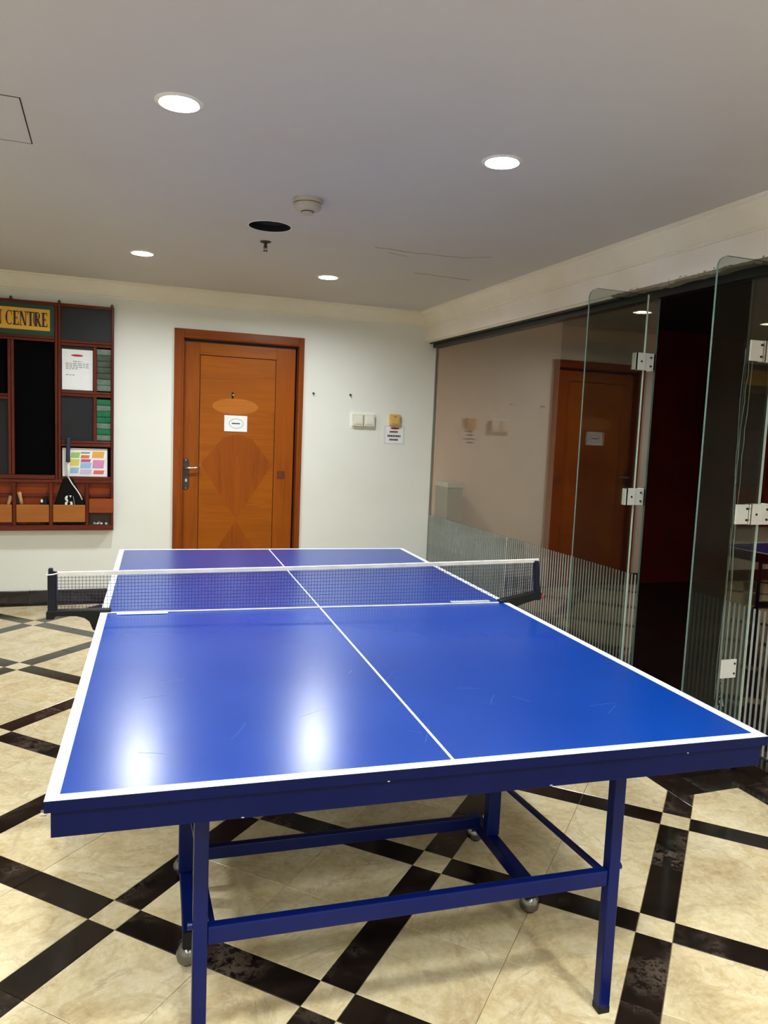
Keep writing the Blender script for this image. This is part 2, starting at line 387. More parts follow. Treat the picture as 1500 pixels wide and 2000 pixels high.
def tile_mesh(name, poly, mat):
    if sum(poly[i][0] * poly[(i + 1) % len(poly)][1] - poly[(i + 1) % len(poly)][0] * poly[i][1] for i in range(len(poly))) < 0: poly = poly[::-1]
    n = len(poly); cx = sum(p[0] for p in poly) / n; cyy = sum(p[1] for p in poly) / n
    def ins(d): return [(x + (cx - x) * d / max(math.hypot(cx - x, cyy - y), 1e-3), y + (cyy - y) * d / max(math.hypot(cx - x, cyy - y), 1e-3)) for x, y in poly]
    t = ins(0.0016)
    vs = [(x, y, -0.012) for x, y in poly] + [(x, y, -0.0008) for x, y in poly] + [(x, y, 0.0) for x, y in t]
    fs = [tuple(range(2 * n, 3 * n))]
    for k in (0, 1):
        for i in range(n): fs.append((k * n + i, k * n + (i + 1) % n, (k + 1) * n + (i + 1) % n, (k + 1) * n + i))
    me = bpy.data.meshes.new(name); me.from_pydata(vs, [], fs); me.materials.append(mat); return me
S2 = math.sqrt(0.5); A = (S2, S2); B = (S2, -S2)
def local_quad(u0, u1, v0, v1):                # u along A, v along B, with a 1 mm joint
    g = 0.0009; u0 += g; u1 -= g; v0 += g; v1 -= g
    return [(u * A[0] + v * B[0], u * A[1] + v * B[1]) for u, v in ((u0, v0), (u0, v1), (u1, v1), (u1, v0))]
kinds = [('marble_square', M_MARL, (-0.05, 0.05, -0.05, 0.05))]
for k in range(2): kinds.append(('dark_strip', M_MARD, (0.05 + 0.3 * k, 0.35 + 0.3 * k, -0.05, 0.05))); kinds.append(('dark_strip', M_MARD, (-0.05, 0.05, 0.05 + 0.3 * k, 0.35 + 0.3 * k)))
for i in range(2):
    for j in range(2): kinds.append(('marble_tile', M_MARL, (0.05 + 0.3 * i, 0.35 + 0.3 * i, 0.05 + 0.3 * j, 0.35 + 0.3 * j)))
shared = {}
def add_tile(name, me, loc):
    o = bpy.data.objects.new(name, me); COL.objects.link(o); o.location = (loc[0], loc[1], 0); o.parent = floor; return o
for i in range(-6, 9):
    for j in range(-8, 7):
        ox, oy = 0.7 * (i * A[0] + j * B[0]), 0.7 * (i * A[1] + j * B[1])
        for ki, (nm, mt, q) in enumerate(kinds):
            quad = local_quad(*q); mc = (sum(p[0] for p in quad) / 4, sum(p[1] for p in quad) / 4)
            wp = [(x + ox, y + oy) for x, y in quad]; wc = (mc[0] + ox, mc[1] + oy)
            if wc[0] < -1.85 or wc[1] < -1.75 or min(p[0] for p in wp) > X2 or min(p[1] for p in wp) > Y2: continue
            if wc[0] < -1.15 and wc[1] < 0.4: continue
            full = all(x <= X1 and y <= Y2 or (x <= X2 and y <= Y1) for x, y in wp) and (max(p[0] for p in wp) <= X1 or max(p[1] for p in wp) <= Y1)
            if full:
                if ki not in shared: shared[ki] = tile_mesh(nm, [(x - mc[0], y - mc[1]) for x, y in quad], mt)
                add_tile(nm, shared[ki], wc)
            else:
                p1 = clip(clip(wp, 1, 0, X1), 0, 1, Y2); p2 = clip(clip(clip(wp, -1, 0, -X1), 1, 0, X2), 0, 1, Y1)
                for pp in (p1, p2):
                    if area(pp) > 2e-4:
                        c = (sum(p[0] for p in pp) / len(pp), sum(p[1] for p in pp) / len(pp))
                        add_tile(nm, tile_mesh(nm, [(x - c[0], y - c[1]) for x, y in pp], mt), c)
# dark border tiles round the lattice
def border(x0, x1, y0, y1):
    g = 0.001; c = ((x0 + x1) / 2, (y0 + y1) / 2); hx, hy = (x1 - x0) / 2 - g, (y1 - y0) / 2 - g
    add_tile('border_tile', tile_mesh('border_tile', [(-hx, -hy), (hx, -hy), (hx, hy), (-hx, hy)], M_MARD), c)
y = -2.5
while y < Y1 - 0.01: border(X2, 2.56 if y < -0.7 else 2.57, y, min(y + 0.3, Y1)); y += 0.3
border(X2, 2.57, Y1, 0.3); border(2.27, X2, Y1, 0.3)
y = Y1; 
while y < 3.97: border(X1, 2.27, y, min(y + 0.3, 3.98)); y += 0.3
x = -1.8
while x < 2.25: border(x, min(x + 0.3, 2.27), Y2, YB - 0.008); x += 0.3
# skirting tiles on the back wall
base = thing('baseboard_back', 'dark marble skirting tiles along the back wall', 'skirting', kind='structure')
MB().box(-1.8, 0.47, YB - 0.005, YB, 0, 0.105).box(1.49, 2.5, YB - 0.005, YB, 0, 0.105).build('skirting_backing', M_GROUTD, base)
x = -1.783
for x0, x1 in [(-1.79 + 0.3035 * k, -1.79 + 0.3035 * k + 0.30) for k in range(8)] + [(1.492 + 0.3035 * k, 1.492 + 0.3035 * k + 0.30) for k in range(3)]:
    if x0 < 0.47 < x1: x1 = 0.465
    if x0 > 0.46 and x0 < 1.4: continue
    m = MB().box(-(x1 - x0) / 2, (x1 - x0) / 2, -0.007, 0.002, -0.0495, 0.0525)
    m.build('skirting_tile', M_MARD, base, bevel=0.0015, loc=((x0 + x1) / 2, YB - 0.006, 0.0515))
# raised dark step below the glass
step = thing('trim_5', 'low dark marble step under the glass partition', 'step', kind='structure')
MB().box(2.275, 2.75, 0.305, YB, -0.05, 0.052).box(2.575, 2.75, -0.72, 0.305, -0.05, 0.052).build('step_core', M_GROUTD, step)
y = 0.302
while y < 3.98:
    y1 = min(y + 0.3, YB - 0.01)
    MB().box(2.268, 2.66, y + 0.001, y1, 0.045, 0.058).build('step_tile', M_MARD, step, bevel=0.001)
    MB().box(2.267, 2.28, y + 0.001, y1, 0.0, 0.0445).build('riser_tile', M_MARD, step); y += 0.303
for x0, x1 in ((2.268, 2.4155), (2.4175, 2.566)): MB().box(x0, x1, 0.298, 0.31, 0.0, 0.0445).build('riser_tile', M_MARD, step)
y = 0.297
while y > -0.5:
    MB().box(2.568, 2.66, y - 0.3, y - 0.002, 0.045, 0.058).build('step_tile', M_MARD, step, bevel=0.001)
    MB().box(2.566, 2.58, y - 0.3, y - 0.002, 0.0, 0.0445).build('riser_tile', M_MARD, step); y -= 0.303
# track, plaster bead and chipped edge under the beam
track = thing('trim_6', 'black glazing channel with chipped plaster edge below the beam', 'channel', kind='structure')
MB().box(2.636, 2.70, -0.72, YB, 2.145, 2.194).build('glazing_channel', M_TRACK, track)
MB().box(2.585, 2.60, 1.42, YB, 2.186, 2.196).build('white_bead', M_CORN, track)
MB().box(2.60, 2.63, 1.42, YB, 2.176, 2.1945).build('black_seal', M_TRACK, track)
m = MB(); ys = [1.44 - 0.02 * k for k in range(70)]
pts = []
for k, yy in enumerate(ys):
    d = 0.010 + 0.012 * random.random() * (0.5 + 0.5 * math.sin(k * 0.4)); pts.append((yy, 2.196 - d, 2.565 + 0.012 * random.random(), 2.196 + 0.010 * random.random()))
for k in range(len(pts) - 1):
    (ya, za, xa, ta), (yb, zb, xb, tb) = pts[k], pts[k + 1]
    m.add([(xa - 0.008, ya, ta), (xb - 0.008, yb, tb), (xb, yb, zb), (xa, ya, za), (2.64, ya, za + 0.002), (2.64, yb, zb + 0.002), (2.64, yb, 2.196), (2.64, ya, 2.196)],
          [(0, 1, 2, 3), (3, 2, 5, 4), (4, 5, 6, 7), (7, 6, 1, 0)])
m.build('chipped_edge', M_CHIP, track)
# dark room beyond the glass
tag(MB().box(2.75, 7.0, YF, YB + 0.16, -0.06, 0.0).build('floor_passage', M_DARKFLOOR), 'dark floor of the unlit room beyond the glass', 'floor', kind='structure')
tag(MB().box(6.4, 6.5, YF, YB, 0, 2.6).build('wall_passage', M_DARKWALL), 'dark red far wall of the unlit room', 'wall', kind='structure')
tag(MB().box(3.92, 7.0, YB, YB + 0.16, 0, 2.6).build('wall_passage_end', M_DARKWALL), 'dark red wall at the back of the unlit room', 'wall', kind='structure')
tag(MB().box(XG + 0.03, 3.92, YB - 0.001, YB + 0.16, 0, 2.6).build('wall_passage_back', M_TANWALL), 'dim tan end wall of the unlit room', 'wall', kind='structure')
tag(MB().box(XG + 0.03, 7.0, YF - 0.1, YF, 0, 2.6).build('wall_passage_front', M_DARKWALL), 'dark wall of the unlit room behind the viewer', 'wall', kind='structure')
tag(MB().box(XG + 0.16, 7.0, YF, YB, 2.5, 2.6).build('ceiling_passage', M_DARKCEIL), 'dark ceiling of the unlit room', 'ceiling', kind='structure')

# ceiling cracks and access panel
acc = thing('access_panel', 'square ceiling access hatch with a dark gap', 'hatch', (-0.514, 0.906, CEIL))
MB().box(-0.222, 0.222, -0.222, -0.2185, -0.0012, 0.002).box(-0.222, 0.222, 0.2175, 0.222, -0.0012, 0.002).box(-0.222, -0.2185, -0.2185, 0.2175, -0.0012, 0.002).box(0.2180, 0.222, -0.2185, 0.2175, -0.0012, 0.002).build('hatch_gap', M_HOLE, acc)
MB().box(-0.2185, 0.2180, -0.2185, 0.2175, -0.0010, 0.001).build('hatch_cover', M_CEIL, acc)
def crack(pts, r, name='paint_crack'):
    m = MB()
    for a, b in zip(pts, pts[1:]): m.bar((a[0], a[1], CEIL - 0.0005), (b[0], b[1], CEIL - 0.0005), r, 0.0015)
    return m.build(name, plain('peeling_paint', srgb(158, 146, 124), 0.8, var=0.25), ceiling)
def wob(a, b, n, amp):
    return [(a[0] + (b[0] - a[0]) * k / n + random.uniform(-amp, amp), a[1] + (b[1] - a[1]) * k / n + random.uniform(-amp, amp)) for k in range(n + 1)]
crack(wob((1.376, 2.01), (1.66, 2.03), 7, 0.008) + wob((1.70, 2.02), (1.92, 2.0), 6, 0.008) + wob((1.96, 1.97), (2.06, 1.90), 3, 0.006), 0.006)
crack(wob((1.84, 2.54), (2.25, 2.56), 9, 0.010), 0.008)
crack(wob((1.50, 2.10), (1.62, 2.13), 4, 0.006), 0.006)

# ------------------------------------------------------------------ downlights
LAB = ['bright recessed downlight nearest the viewer, above the table left side', 'bright recessed downlight nearest the viewer, toward the glass partition',
       'recessed downlight near the back wall, left, in front of the wooden cabinet', 'recessed downlight near the back wall, above the door right side',
       'recessed downlight behind the viewer, table side', 'recessed downlight behind the viewer, glass side', 'added unseen fill downlight over the left of the room',
       'recessed downlight behind the viewer, far left', 'added unseen fill downlight at the rear of the room, centre', 'added unseen fill downlight at the rear of the room, glass side', 'added unseen fill downlight at the rear of the room, left', 'added unseen fill downlight in the second row behind the viewer, centre', 'added unseen fill downlight in the second row behind the viewer, glass side', 'added unseen fill downlight in the second row behind the viewer, left']
for (x, y), lb in zip(LIGHTS, LAB):
    t = thing('downlight', lb, 'light', (x, y, CEIL), group='recessed ceiling downlights')
    autosmooth(MB().lathe([(0.060, 0.002), (0.0605, -0.004), (0.064, -0.006), (0.072, -0.005), (0.078, -0.001), (0.078, 0.0), (0.066, 0.001), (0.060, 0.002)], n=40).build('rim', M_WHITEPL, t))
    MB().lathe([(0.0655, 0.0), (0.0655, 0.05), (0.0, 0.05)], n=32).build('can', M_WHITEPL, t)
    MB().disc((0, 0, 0.012), 0.060, 40, up=False).build('led_disc', M_LED, t)
# speaker opening
t = thing('ceiling_speaker', 'round dark open speaker recess in the ceiling', 'speaker', (SPK[0], SPK[1], CEIL))
autosmooth(MB().lathe([(0.1075, 0.0), (0.1075, -0.002), (0.112, -0.002), (0.113, 0.0)], n=48).build('rim', M_WHITEPL, t))
MB().lathe([(0.1075, 0.0), (0.1075, 0.10), (0.0, 0.10)], n=48).build('recess', M_HOLE, t)
autosmooth(MB().lathe([(0.10, 0.035), (0.096, 0.03), (0.088, 0.045), (0.04, 0.075), (0.03, 0.065), (0.0, 0.058)], n=40).build('cone', M_SPK, t))
MB().box(-0.010, 0.010, -0.106, -0.092, 0.001, 0.008).build('spring_clip', M_STEELW, t)
# smoke detector
M_DETECT = plain('aged_detector_plastic', srgb(186, 176, 160), 0.5, var=0.06)
t = thing('smoke_detector', 'cream round smoke detector on the ceiling', 'smoke detector', (0.824, 1.322, CEIL))
autosmooth(MB().lathe([(0.0, 0.0), (0.066, 0.0), (0.068, -0.012), (0.066, -0.018), (0.0, -0.018)], n=40).build('base', M_DETECT, t))
MB().lathe([(0.061, -0.018), (0.061, -0.022), (0.0, -0.022)], n=40).build('gap_ring', plain('detector_gap', srgb(110, 96, 80), 0.7), t)
autosmooth(MB().lathe([(0.0, -0.022), (0.063, -0.022), (0.062, -0.036), (0.052, -0.046), (0.034, -0.052), (0.0, -0.052)], n=40).build('cover', M_DETECT, t))
MB().lathe([(0.029, -0.051), (0.029, -0.056), (0.0, -0.056)], n=32).build('vent_ring', plain('detector_vent', srgb(84, 72, 60), 0.7), t)
autosmooth(MB().lathe([(0.0, -0.054), (0.026, -0.054), (0.026, -0.062), (0.022, -0.064), (0.0, -0.064)], n=32).build('sensor_cap', M_DETECT, t))
# sprinkler
t = thing('sprinkler_head', 'small dark pendent fire sprinkler on the ceiling', 'sprinkler', (0.803, 2.20, CEIL))
autosmooth(MB().lathe([(0.0, 0.0), (0.032, 0.0), (0.030, -0.004), (0.014, -0.010), (0.0, -0.010)], n=28).build('escutcheon', M_BRONZE, t))
MB().lathe([(0.008, -0.008), (0.007, -0.03), (0.004, -0.036), (0.0, -0.036)], n=16).build('stem', M_BRONZE, t)
for s in (-1, 1): MB().tube([(s * 0.007, 0, -0.018), (s * 0.010, 0, -0.032), (s * 0.003, 0, -0.050)], 0.0018, 6).build('frame_arm', M_BRONZE, t)
MB().lathe([(0.0, -0.049), (0.014, -0.050), (0.014, -0.052), (0.0, -0.052)], n=20).build('deflector', M_BRONZE, t)

# ------------------------------------------------------------------ wooden door
d = thing('door_1', 'closed orange-brown veneered wooden door in the back wall', 'door', (0, 0, 0), kind='structure')
YO = YB - 0.022
m = MB().box(0.462, 0.536, YO, YB + 0.03, 0, 2.135); m.build('frame_stile', M_FRAME, d, bevel=0.004)
MB().box(1.446, 1.490, YO, YB + 0.03, 0, 2.135).build('frame_stile', M_FRAME, d, bevel=0.004)
MB().box(0.536, 1.446, YO, YB + 0.03, 2.064, 2.135).build('frame_head', wood('frame_head_wood', srgb(110, 47, 4), srgb(150, 72, 8), 0, 0.33), d, bevel=0.004)
MB().box(0.520, 0.532, YO - 0.006, YO, 0, 2.07).build('frame_bead', M_FRAME, d, bevel=0.002)
MB().box(1.449, 1.461, YO - 0.006, YO, 0, 2.07).build('frame_bead', M_FRAME, d, bevel=0.002)
MB().box(0.520, 1.461, YO - 0.006, YO, 2.07, 2.082).build('frame_bead', M_FRAME, d, bevel=0.002)
MB().box(0.5302, 0.538, YB + 0.03, YB + 0.10, 0, 2.066).box(1.444, 1.4518, YB + 0.03, YB + 0.10, 0, 2.066).box(0.538, 1.444, YB + 0.03, YB + 0.10, 2.058, 2.0698).build('jamb', M_GROOVE, d)
YD = YB + 0.042
gx0, gx1, gz = 0.668, 1.268, 1.945
MB().box(0.54, gx0 - 0.005, YD, YD + 0.04, 0.006, 2.045).build('stile', M_DOOR, d, bevel=0.002)
MB().box(gx1 + 0.005, 1.432, YD, YD + 0.04, 0.006, 2.045).build('stile', M_DOOR, d, bevel=0.002)
MB().box(gx0 - 0.005, gx1 + 0.005, YD, YD + 0.04, gz + 0.005, 2.045).build('top_rail', M_DOORH, d, bevel=0.002)
MB().box(gx0 - 0.005, gx1 + 0.005, YD, YD + 0.04, 0.006, 0.10).build('bottom_rail', M_DOORH, d, bevel=0.002)
MB().box(0.55, 1.43, YD + 0.012, YD + 0.036, 0.01, 2.04).build('core', M_GROOVE, d)
MB().box(gx0, gx1, YD + 0.001, YD + 0.02, 0.105, gz).build('panel', M_DOORH, d, bevel=0.002)
cxd = (gx0 + gx1) / 2
MB().prism_xz([(gx0 + 0.012, 1.09), (cxd, 0.635), (gx1 - 0.012, 1.09), (cxd + 0.12, 1.30), (cxd, 1.335), (cxd - 0.12, 1.30)], YD + 0.0002, YD + 0.004).build('diamond_inlay', M_INLAY, d)
MB().prism_xz([(cxd, 0.633), (gx0 + 0.012, 0.18), (gx1 - 0.012, 0.18)], YD + 0.0002, YD + 0.004).build('lower_inlay', M_INLAY, d)
MB().prism_xz([(0.948 + 0.184 * math.cos(2 * math.pi * k / 40), 1.556 + 0.063 * math.sin(2 * math.pi * k / 40)) for k in range(40)], YD, YD + 0.004).build('oval_mark', M_OVAL, d)
MB().box(1.301, 1.366, YD - 0.001, YD + 0.004, 0.977, 1.043).build('patch', plain('door_patch', srgb(92, 38, 5), 0.4), d)
hp = MB().prism_xz([(0.565 + 0.026 * sx + 0.0, z) for sx, z in ((-1, 0.905), (-0.7, 0.886), (0, 0.880), (0.7, 0.886), (1, 0.905), (1, 1.105), (0.7, 1.124), (0, 1.130), (-0.7, 1.124), (-1, 1.105))], YD - 0.007, YD).build('handle_plate', M_BRONZE, d, bevel=0.002)
MB().tube([(0.565, YD - 0.006, 1.055), (0.565, YD - 0.045, 1.055)], 0.011, 14).build('handle_rose', M_STEEL, hp, smooth=True)
MB().tube([(0.562, YD - 0.046, 1.055), (0.59, YD - 0.049, 1.056), (0.63, YD - 0.048, 1.057), (0.668, YD - 0.046, 1.058)], [0.0105, 0.010, 0.0095, 0.009], 14).build('lever', M_STEEL, hp, smooth=True)
MB().prism_xz([(0.567 + 0.009 * math.cos(2 * math.pi * k / 20), 0.955 + 0.014 * math.sin(2 * math.pi * k / 20)) for k in range(20)], YD - 0.012, YD - 0.006).build('lock_cylinder', M_STEEL, hp)
for z in (0.893, 1.116): MB().prism_xz([(0.565 + 0.005 * math.cos(2 * math.pi * k / 12), z + 0.005 * math.sin(2 * math.pi * k / 12)) for k in range(12)], YD - 0.009, YD - 0.006).build('screw', M_STEEL, hp)
MB().box(0.916, 0.931, YD - 0.003, YD, 1.618, 1.668).build('peephole_plate', M_BLACK, d, bevel=0.003)
MB().prism_xz([(0.927 + 0.006 * math.cos(2 * math.pi * k / 14), 1.647 + 0.006 * math.sin(2 * math.pi * k / 14)) for k in range(14)], YD - 0.010, YD - 0.002).build('peephole', M_CHROME, d)

# paper sign on the door
def ellipse(cx, cz, rx, rz, n=40): return [(cx + rx * math.cos(2 * math.pi * k / n), cz + rz * math.sin(2 * math.pi * k / n)) for k in range(n)]
def ring(m, cx, cz, rx, rz, wd, y0, y1, n=40):
    o = ellipse(cx, cz, rx, rz, n); i = ellipse(cx, cz, rx - wd, rz - wd, n)
    m.add([(x, y0, z) for x, z in o + i], [(k, (k + 1) % n, (k + 1) % n + n, k + n) for k in range(n)])
    m.add([(x, y1, z) for x, z in o + i], [(k, k + n, (k + 1) % n + n, (k + 1) % n) for k in range(n)])
    return m
t = thing('door_sign', 'white card with an outlined oval and dark bar taped on the wooden door', 'sign', (0.953, YD - 0.0005, 1.42))
MB().box(-0.092, 0.092, -0.0015, 0, -0.064, 0.064).build('card', M_PAPER, t)
ring(MB(), 0.004, 0, 0.058, 0.040, 0.004, -0.0022, -0.0016).build('oval_outline', M_INKG, t)
MB().box(-0.032, 0.034, -0.0022, -0.0016, -0.0045, 0.0045).build('dark_bar', M_INK, t)

# ------------------------------------------------------------------ wall switches etc.
def wall_screw(x, z, lb):
    t = thing('wall_plug', lb, 'wall plug', (x, YB, z))
    MB().tube([(0, 0.002, 0), (0, -0.012, -0.001)], 0.008, 10).build('plug', M_BLACK, t)
    MB().tube([(0, -0.010, 0), (0, -0.020, -0.004), (0.004, -0.022, -0.012)], 0.004, 8).build('screw', M_BRONZE, t)
wall_screw(1.579, 1.696, 'small dark screw plug in the wall beside the door frame')
wall_screw(1.899, 1.701, 'small dark screw plug in the wall above the double switch')
t = thing('switch_box', 'pair of cream surface switches mounted on the back wall', 'switch', (2.018, YB, 1.492))
MB().box(-0.115, 0.110, -0.003, 0, -0.070, 0.070).build('mounting_mark', plain('clean_wall_patch', srgb(238, 238, 230), 0.6, var=0.03), t)
for s in (-1, 1):
    bx = MB().box(s * 0.051 - 0.047, s * 0.051 + 0.047, -0.036, -0.003, -0.050, 0.050).build('box', M_CREAMPL, t, bevel=0.004)
    MB().box(s * 0.051 - 0.036, s * 0.051 + 0.036, -0.041, -0.036, -0.034, 0.038).build('face_plate', M_WHITEPL, bx, bevel=0.003)
    MB().box(s * 0.051 - 0.022, s * 0.051 + 0.022, -0.0435, -0.041, -0.024, -0.019).build('rocker_edge', M_CREAMPL, bx)
t = thing('small_switch', 'single yellowed surface switch above a small notice', 'switch', (2.302, YB, 1.508))
MB().box(-0.047, 0.047, -0.034, 0, -0.047, 0.047).build('box', M_YELPL, t, bevel=0.004)
MB().box(-0.036, 0.036, -0.039, -0.034, -0.034, 0.036).build('rocker', M_YELPL, t, bevel=0.004)
MB().box(-0.014, 0.010, -0.0405, -0.039, 0.024, 0.029).build('marking', M_INK, t)
t = thing('wall_notice', 'small laminated notice with a red oval below the yellowed switch', 'notice', (2.311, YB, 1.378))
MB().box(-0.094, 0.094, -0.001, 0, -0.080, 0.080).build('laminate', plain('laminate_sheet', srgb(214, 218, 220), 0.25, var=0.03), t)
MB().box(-0.082, 0.080, -0.002, -0.001, -0.068, 0.070).build('paper', M_PAPER, t)
MB().prism_xz(ellipse(0.002, 0.058, 0.042, 0.009, 24), -0.0028, -0.002).build('red_oval', M_RED, t)
m = MB()
for z, ws in ((0.028, (-0.045, 0.030)), (-0.008, (-0.064, 0.058)), (-0.040, (-0.045, 0.034))):
    xx = ws[0]
    while xx < ws[1]:
        wd = random.uniform(0.008, 0.014); m.box(xx, min(xx + wd, ws[1]), -0.0028, -0.002, z - 0.008, z + 0.008); xx += wd + 0.003
m.build('blurred_print', M_INK, t)['kind'] = 'stuff'

# ------------------------------------------------------------------ wooden cabinet
YC, YCL, YK = 4.003, 3.962, YB - 0.001         # front plane and back of cabinet
XLc = -1.52                        # left end (outside the picture)
cab = thing('wall_cabinet', 'dark red wooden wall cabinet with compartments, louvres and bottom boxes', 'cabinet', (0, 0, 0))
def rail(x0, x1, z0, z1, name='rail', y0=YC, y1=None, mat=None):
    h = (x1 - x0) > (z1 - z0)
    return MB().box(x0, x1, y0, YK - 0.012 if y1 is None else y1, z0, z1).build(name, mat or (M_MAHOGH if h else M_MAHOG), cab, bevel=0.004)
MB().box(XLc, 0.020, YK - 0.012, YK, 0.575, 2.235).build('back_board', M_BLACKP, cab)
rail(0.001, 0.022, 0.923, 2.24, 'side_stile')
for x0 in (-0.3885, -0.3665): rail(x0, x0 + 0.0195, 0.935, 2.238, 'stile')
for z0 in (2.218,): rail(XLc, 0.001, z0, 2.24, 'top_rail', y0=YC - 0.002)
for z0 in (1.956, 1.975): rail(XLc, -0.389, z0, z0 + 0.0175)
for z0 in (1.940, 1.961): rail(-0.347, 0.001, z0, z0 + 0.019)
for z0 in (1.571, 1.592): rail(-0.347, 0.001, z0, z0 + 0.019)
for z0 in (1.200, 1.2225): rail(-0.347, 0.001, z0, z0 + 0.020)
rail(-0.347, 0.001, 0.948, 0.974)
rail(XLc, -0.389, 0.950, 0.982)
for za, zb in ((1.612, 1.940), (1.2425, 1.571)): rail(-0.124, -0.100, za, zb, 'inner_stile')
for x0 in (-0.702, -0.680): rail(x0, x0 + 0.020, 0.982, 1.956, 'stile')
for z0 in (1.527, 1.549): rail(-1.12, -0.702, z0, z0 + 0.020)
for x0 in (-1.14, -1.12): rail(x0 - 0.001, x0 + 0.0185, 0.982, 1.956, 'stile')
rail(XLc, XLc + 0.022, 0.575, 2.24, 'side_stile')
rail(-1.52, 0.022, 0.925, 0.9475, 'ledge', y0=YC - 0.004)
# panels
MB().box(-0.347, 0.001, YC + 0.018, YC + 0.024, 1.98, 2.218).build('slate_panel', M_SLATE, cab)
MB().box(-0.347, -0.124, YC + 0.024, YC + 0.030, 1.612, 1.94).build('slate_panel', M_SLATE, cab)
MB().box(-0.347, -0.124, YC + 0.022, YC + 0.028, 1.2425, 1.571).build('slate_panel', M_SLATE, cab)
MB().box(-1.12, -0.702, YC + 0.03, YC + 0.036, 0.982, 1.527).build('slate_panel', M_SLATE, cab)
MB().box(XLc + 0.02, -0.389, YC + 0.016, YC + 0.024, 1.9925, 2.218).build('sign_backing', M_GREENP, cab)
# louvres
for k in range(7):
    z = 1.622 + 0.0445 * k
    mt = M_GREENG if k in (0, 6) else (plain('dull_louvre', srgb(70, 82, 70), 0.4, var=0.3, scale=20) if k in (2, 3, 4, 5) else M_GREENG)
    MB().obox((-0.0495, YC + 0.022, z + 0.020), (1, 0, 0), (0, 0.35, -1), (0, 1, 0.35), 0.049, 0.021, 0.0025).build('louvre', mt, cab)
for k in range(7):
    z = 1.250 + 0.0445 * k
    MB().obox((-0.0495, YC + 0.022, z + 0.020), (1, 0, 0), (0, 0.35, -1), (0, 1, 0.35), 0.049, 0.021, 0.0025).build('louvre', M_GREENS if k in (1, 3, 4, 6) else M_GREENG, cab)
# sign with lettering
sg = MB().box(XLc + 0.06, -0.420, YC + 0.010, YC + 0.0155, 2.032, 2.185).build('sign_plate', M_YELLOW, cab)
def L_rects(ch):
    S, T = 0.20, 0.07     # stem and thin stroke (fraction of the letter height)
    if ch == 'E': return 0.62, [('r', 0.08, 0.08 + S, 0, 1), ('r', 0, 0.58, 0, T), ('r', 0, 0.56, 1 - T, 1), ('r', 0.2, 0.44, 0.47, 0.54), ('r', 0.51, 0.58, 0, 0.24), ('r', 0.50, 0.56, 0.78, 1), ('r', 0.40, 0.44, 0.38, 0.63)]
    if ch == 'N': return 0.78, [('r', 0.10, 0.17, 0, 1), ('r', 0.60, 0.67, 0, 1), ('q', (0.06, 1), (0.28, 1), (0.67, 0), (0.50, 0)), ('r', 0, 0.27, 0, 0.05), ('r', 0.0, 0.2, 0.95, 1), ('r', 0.5, 0.76, 0.95, 1)]
    if ch == 'T': return 0.66, [('r', 0.22, 0.22 + S, 0, 1), ('r', 0, 0.64, 1 - T, 1), ('r', 0, 0.05, 0.74, 1), ('r', 0.59, 0.64, 0.74, 1), ('r', 0.12, 0.52, 0, 0.05)]
    if ch == 'R': return 0.72, [('r', 0.08, 0.08 + S, 0, 1), ('r', 0, 0.36, 0, 0.05), ('r', 0, 0.4, 1 - 0.06, 1), ('r', 0.2, 0.4, 0.46, 0.53), ('a', 0.36, 0.735, 0.22, 0.265, -90, 90, 0.16, 0.06), ('q', (0.28, 0.5), (0.46, 0.5), (0.70, 0), (0.50, 0)), ('r', 0.5, 0.74, 0, 0.05)]
    if ch == 'C': return 0.70, [('a', 0.38, 0.5, 0.37, 0.51, 55, 312, 0.17, 0.06), ('r', 0.57, 0.62, 0.66, 0.99)]
    return 0.3, []
def serif_text(txt, x1, z0, h, y0, y1, sx=1.0):
    wds = [L_rects(c)[0] for c in txt]; x = x1 - sum(wds) * h * sx; objs = []
    for c, wd in zip(txt, wds):
        m = MB()
        for st in L_rects(c)[1]:
            if st[0] == 'r': m.box(x + st[1] * h * sx, x + st[2] * h * sx, y0, y1, z0 + st[3] * h, z0 + st[4] * h)
            elif st[0] == 'q': m.prism_xz([(x + a * h * sx, z0 + b * h) for a, b in st[1:]], y0, y1)
            elif st[0] == 'a':
                _, ax, az, rx, rz, a0, a1, tk, tn = st; n = 20
                for k in range(n):
                    qs = []
                    for aa in (a0 + (a1 - a0) * k / n, a0 + (a1 - a0) * (k + 1) / n):
                        r_ = math.radians(aa); t_ = tn + (tk - tn) * abs(math.cos(r_)) ** 1.5
                        qs.append(((ax + rx * math.cos(r_), az + rz * math.sin(r_)), (ax + (rx - t_) * math.cos(r_), az + (rz - tn if abs(math.sin(r_)) > 0.9 else rz - tn) * math.sin(r_))))
                    m.prism_xz([(x + p[0] * h * sx, z0 + p[1] * h) for p in (qs[0][0], qs[1][0], qs[1][1], qs[0][1])], y0, y1)
        if m.v: objs.append(m.build('letter', M_LETTER, sg))
        x += wd * h * sx
serif_text('N CENTRE', -0.434, 2.060, 0.100, YC + 0.0085, YC + 0.0102, 0.68)
MB().prism_xz(ellipse(-0.516, 2.108, 0.018, 0.046, 24), YC + 0.0095, YC + 0.0101).build('smudge', M_OLIVE, sg)
# hangers on top
for x in (-0.678, -0.358, 0.007):
    MB().prism_xz([(x - 0.012, 2.236), (x + 0.012, 2.236), (x + 0.010, 2.256), (x, 2.268), (x - 0.010, 2.256)], YK - 0.02, YK - 0.017).build('hanger', M_BRONZE, cab)
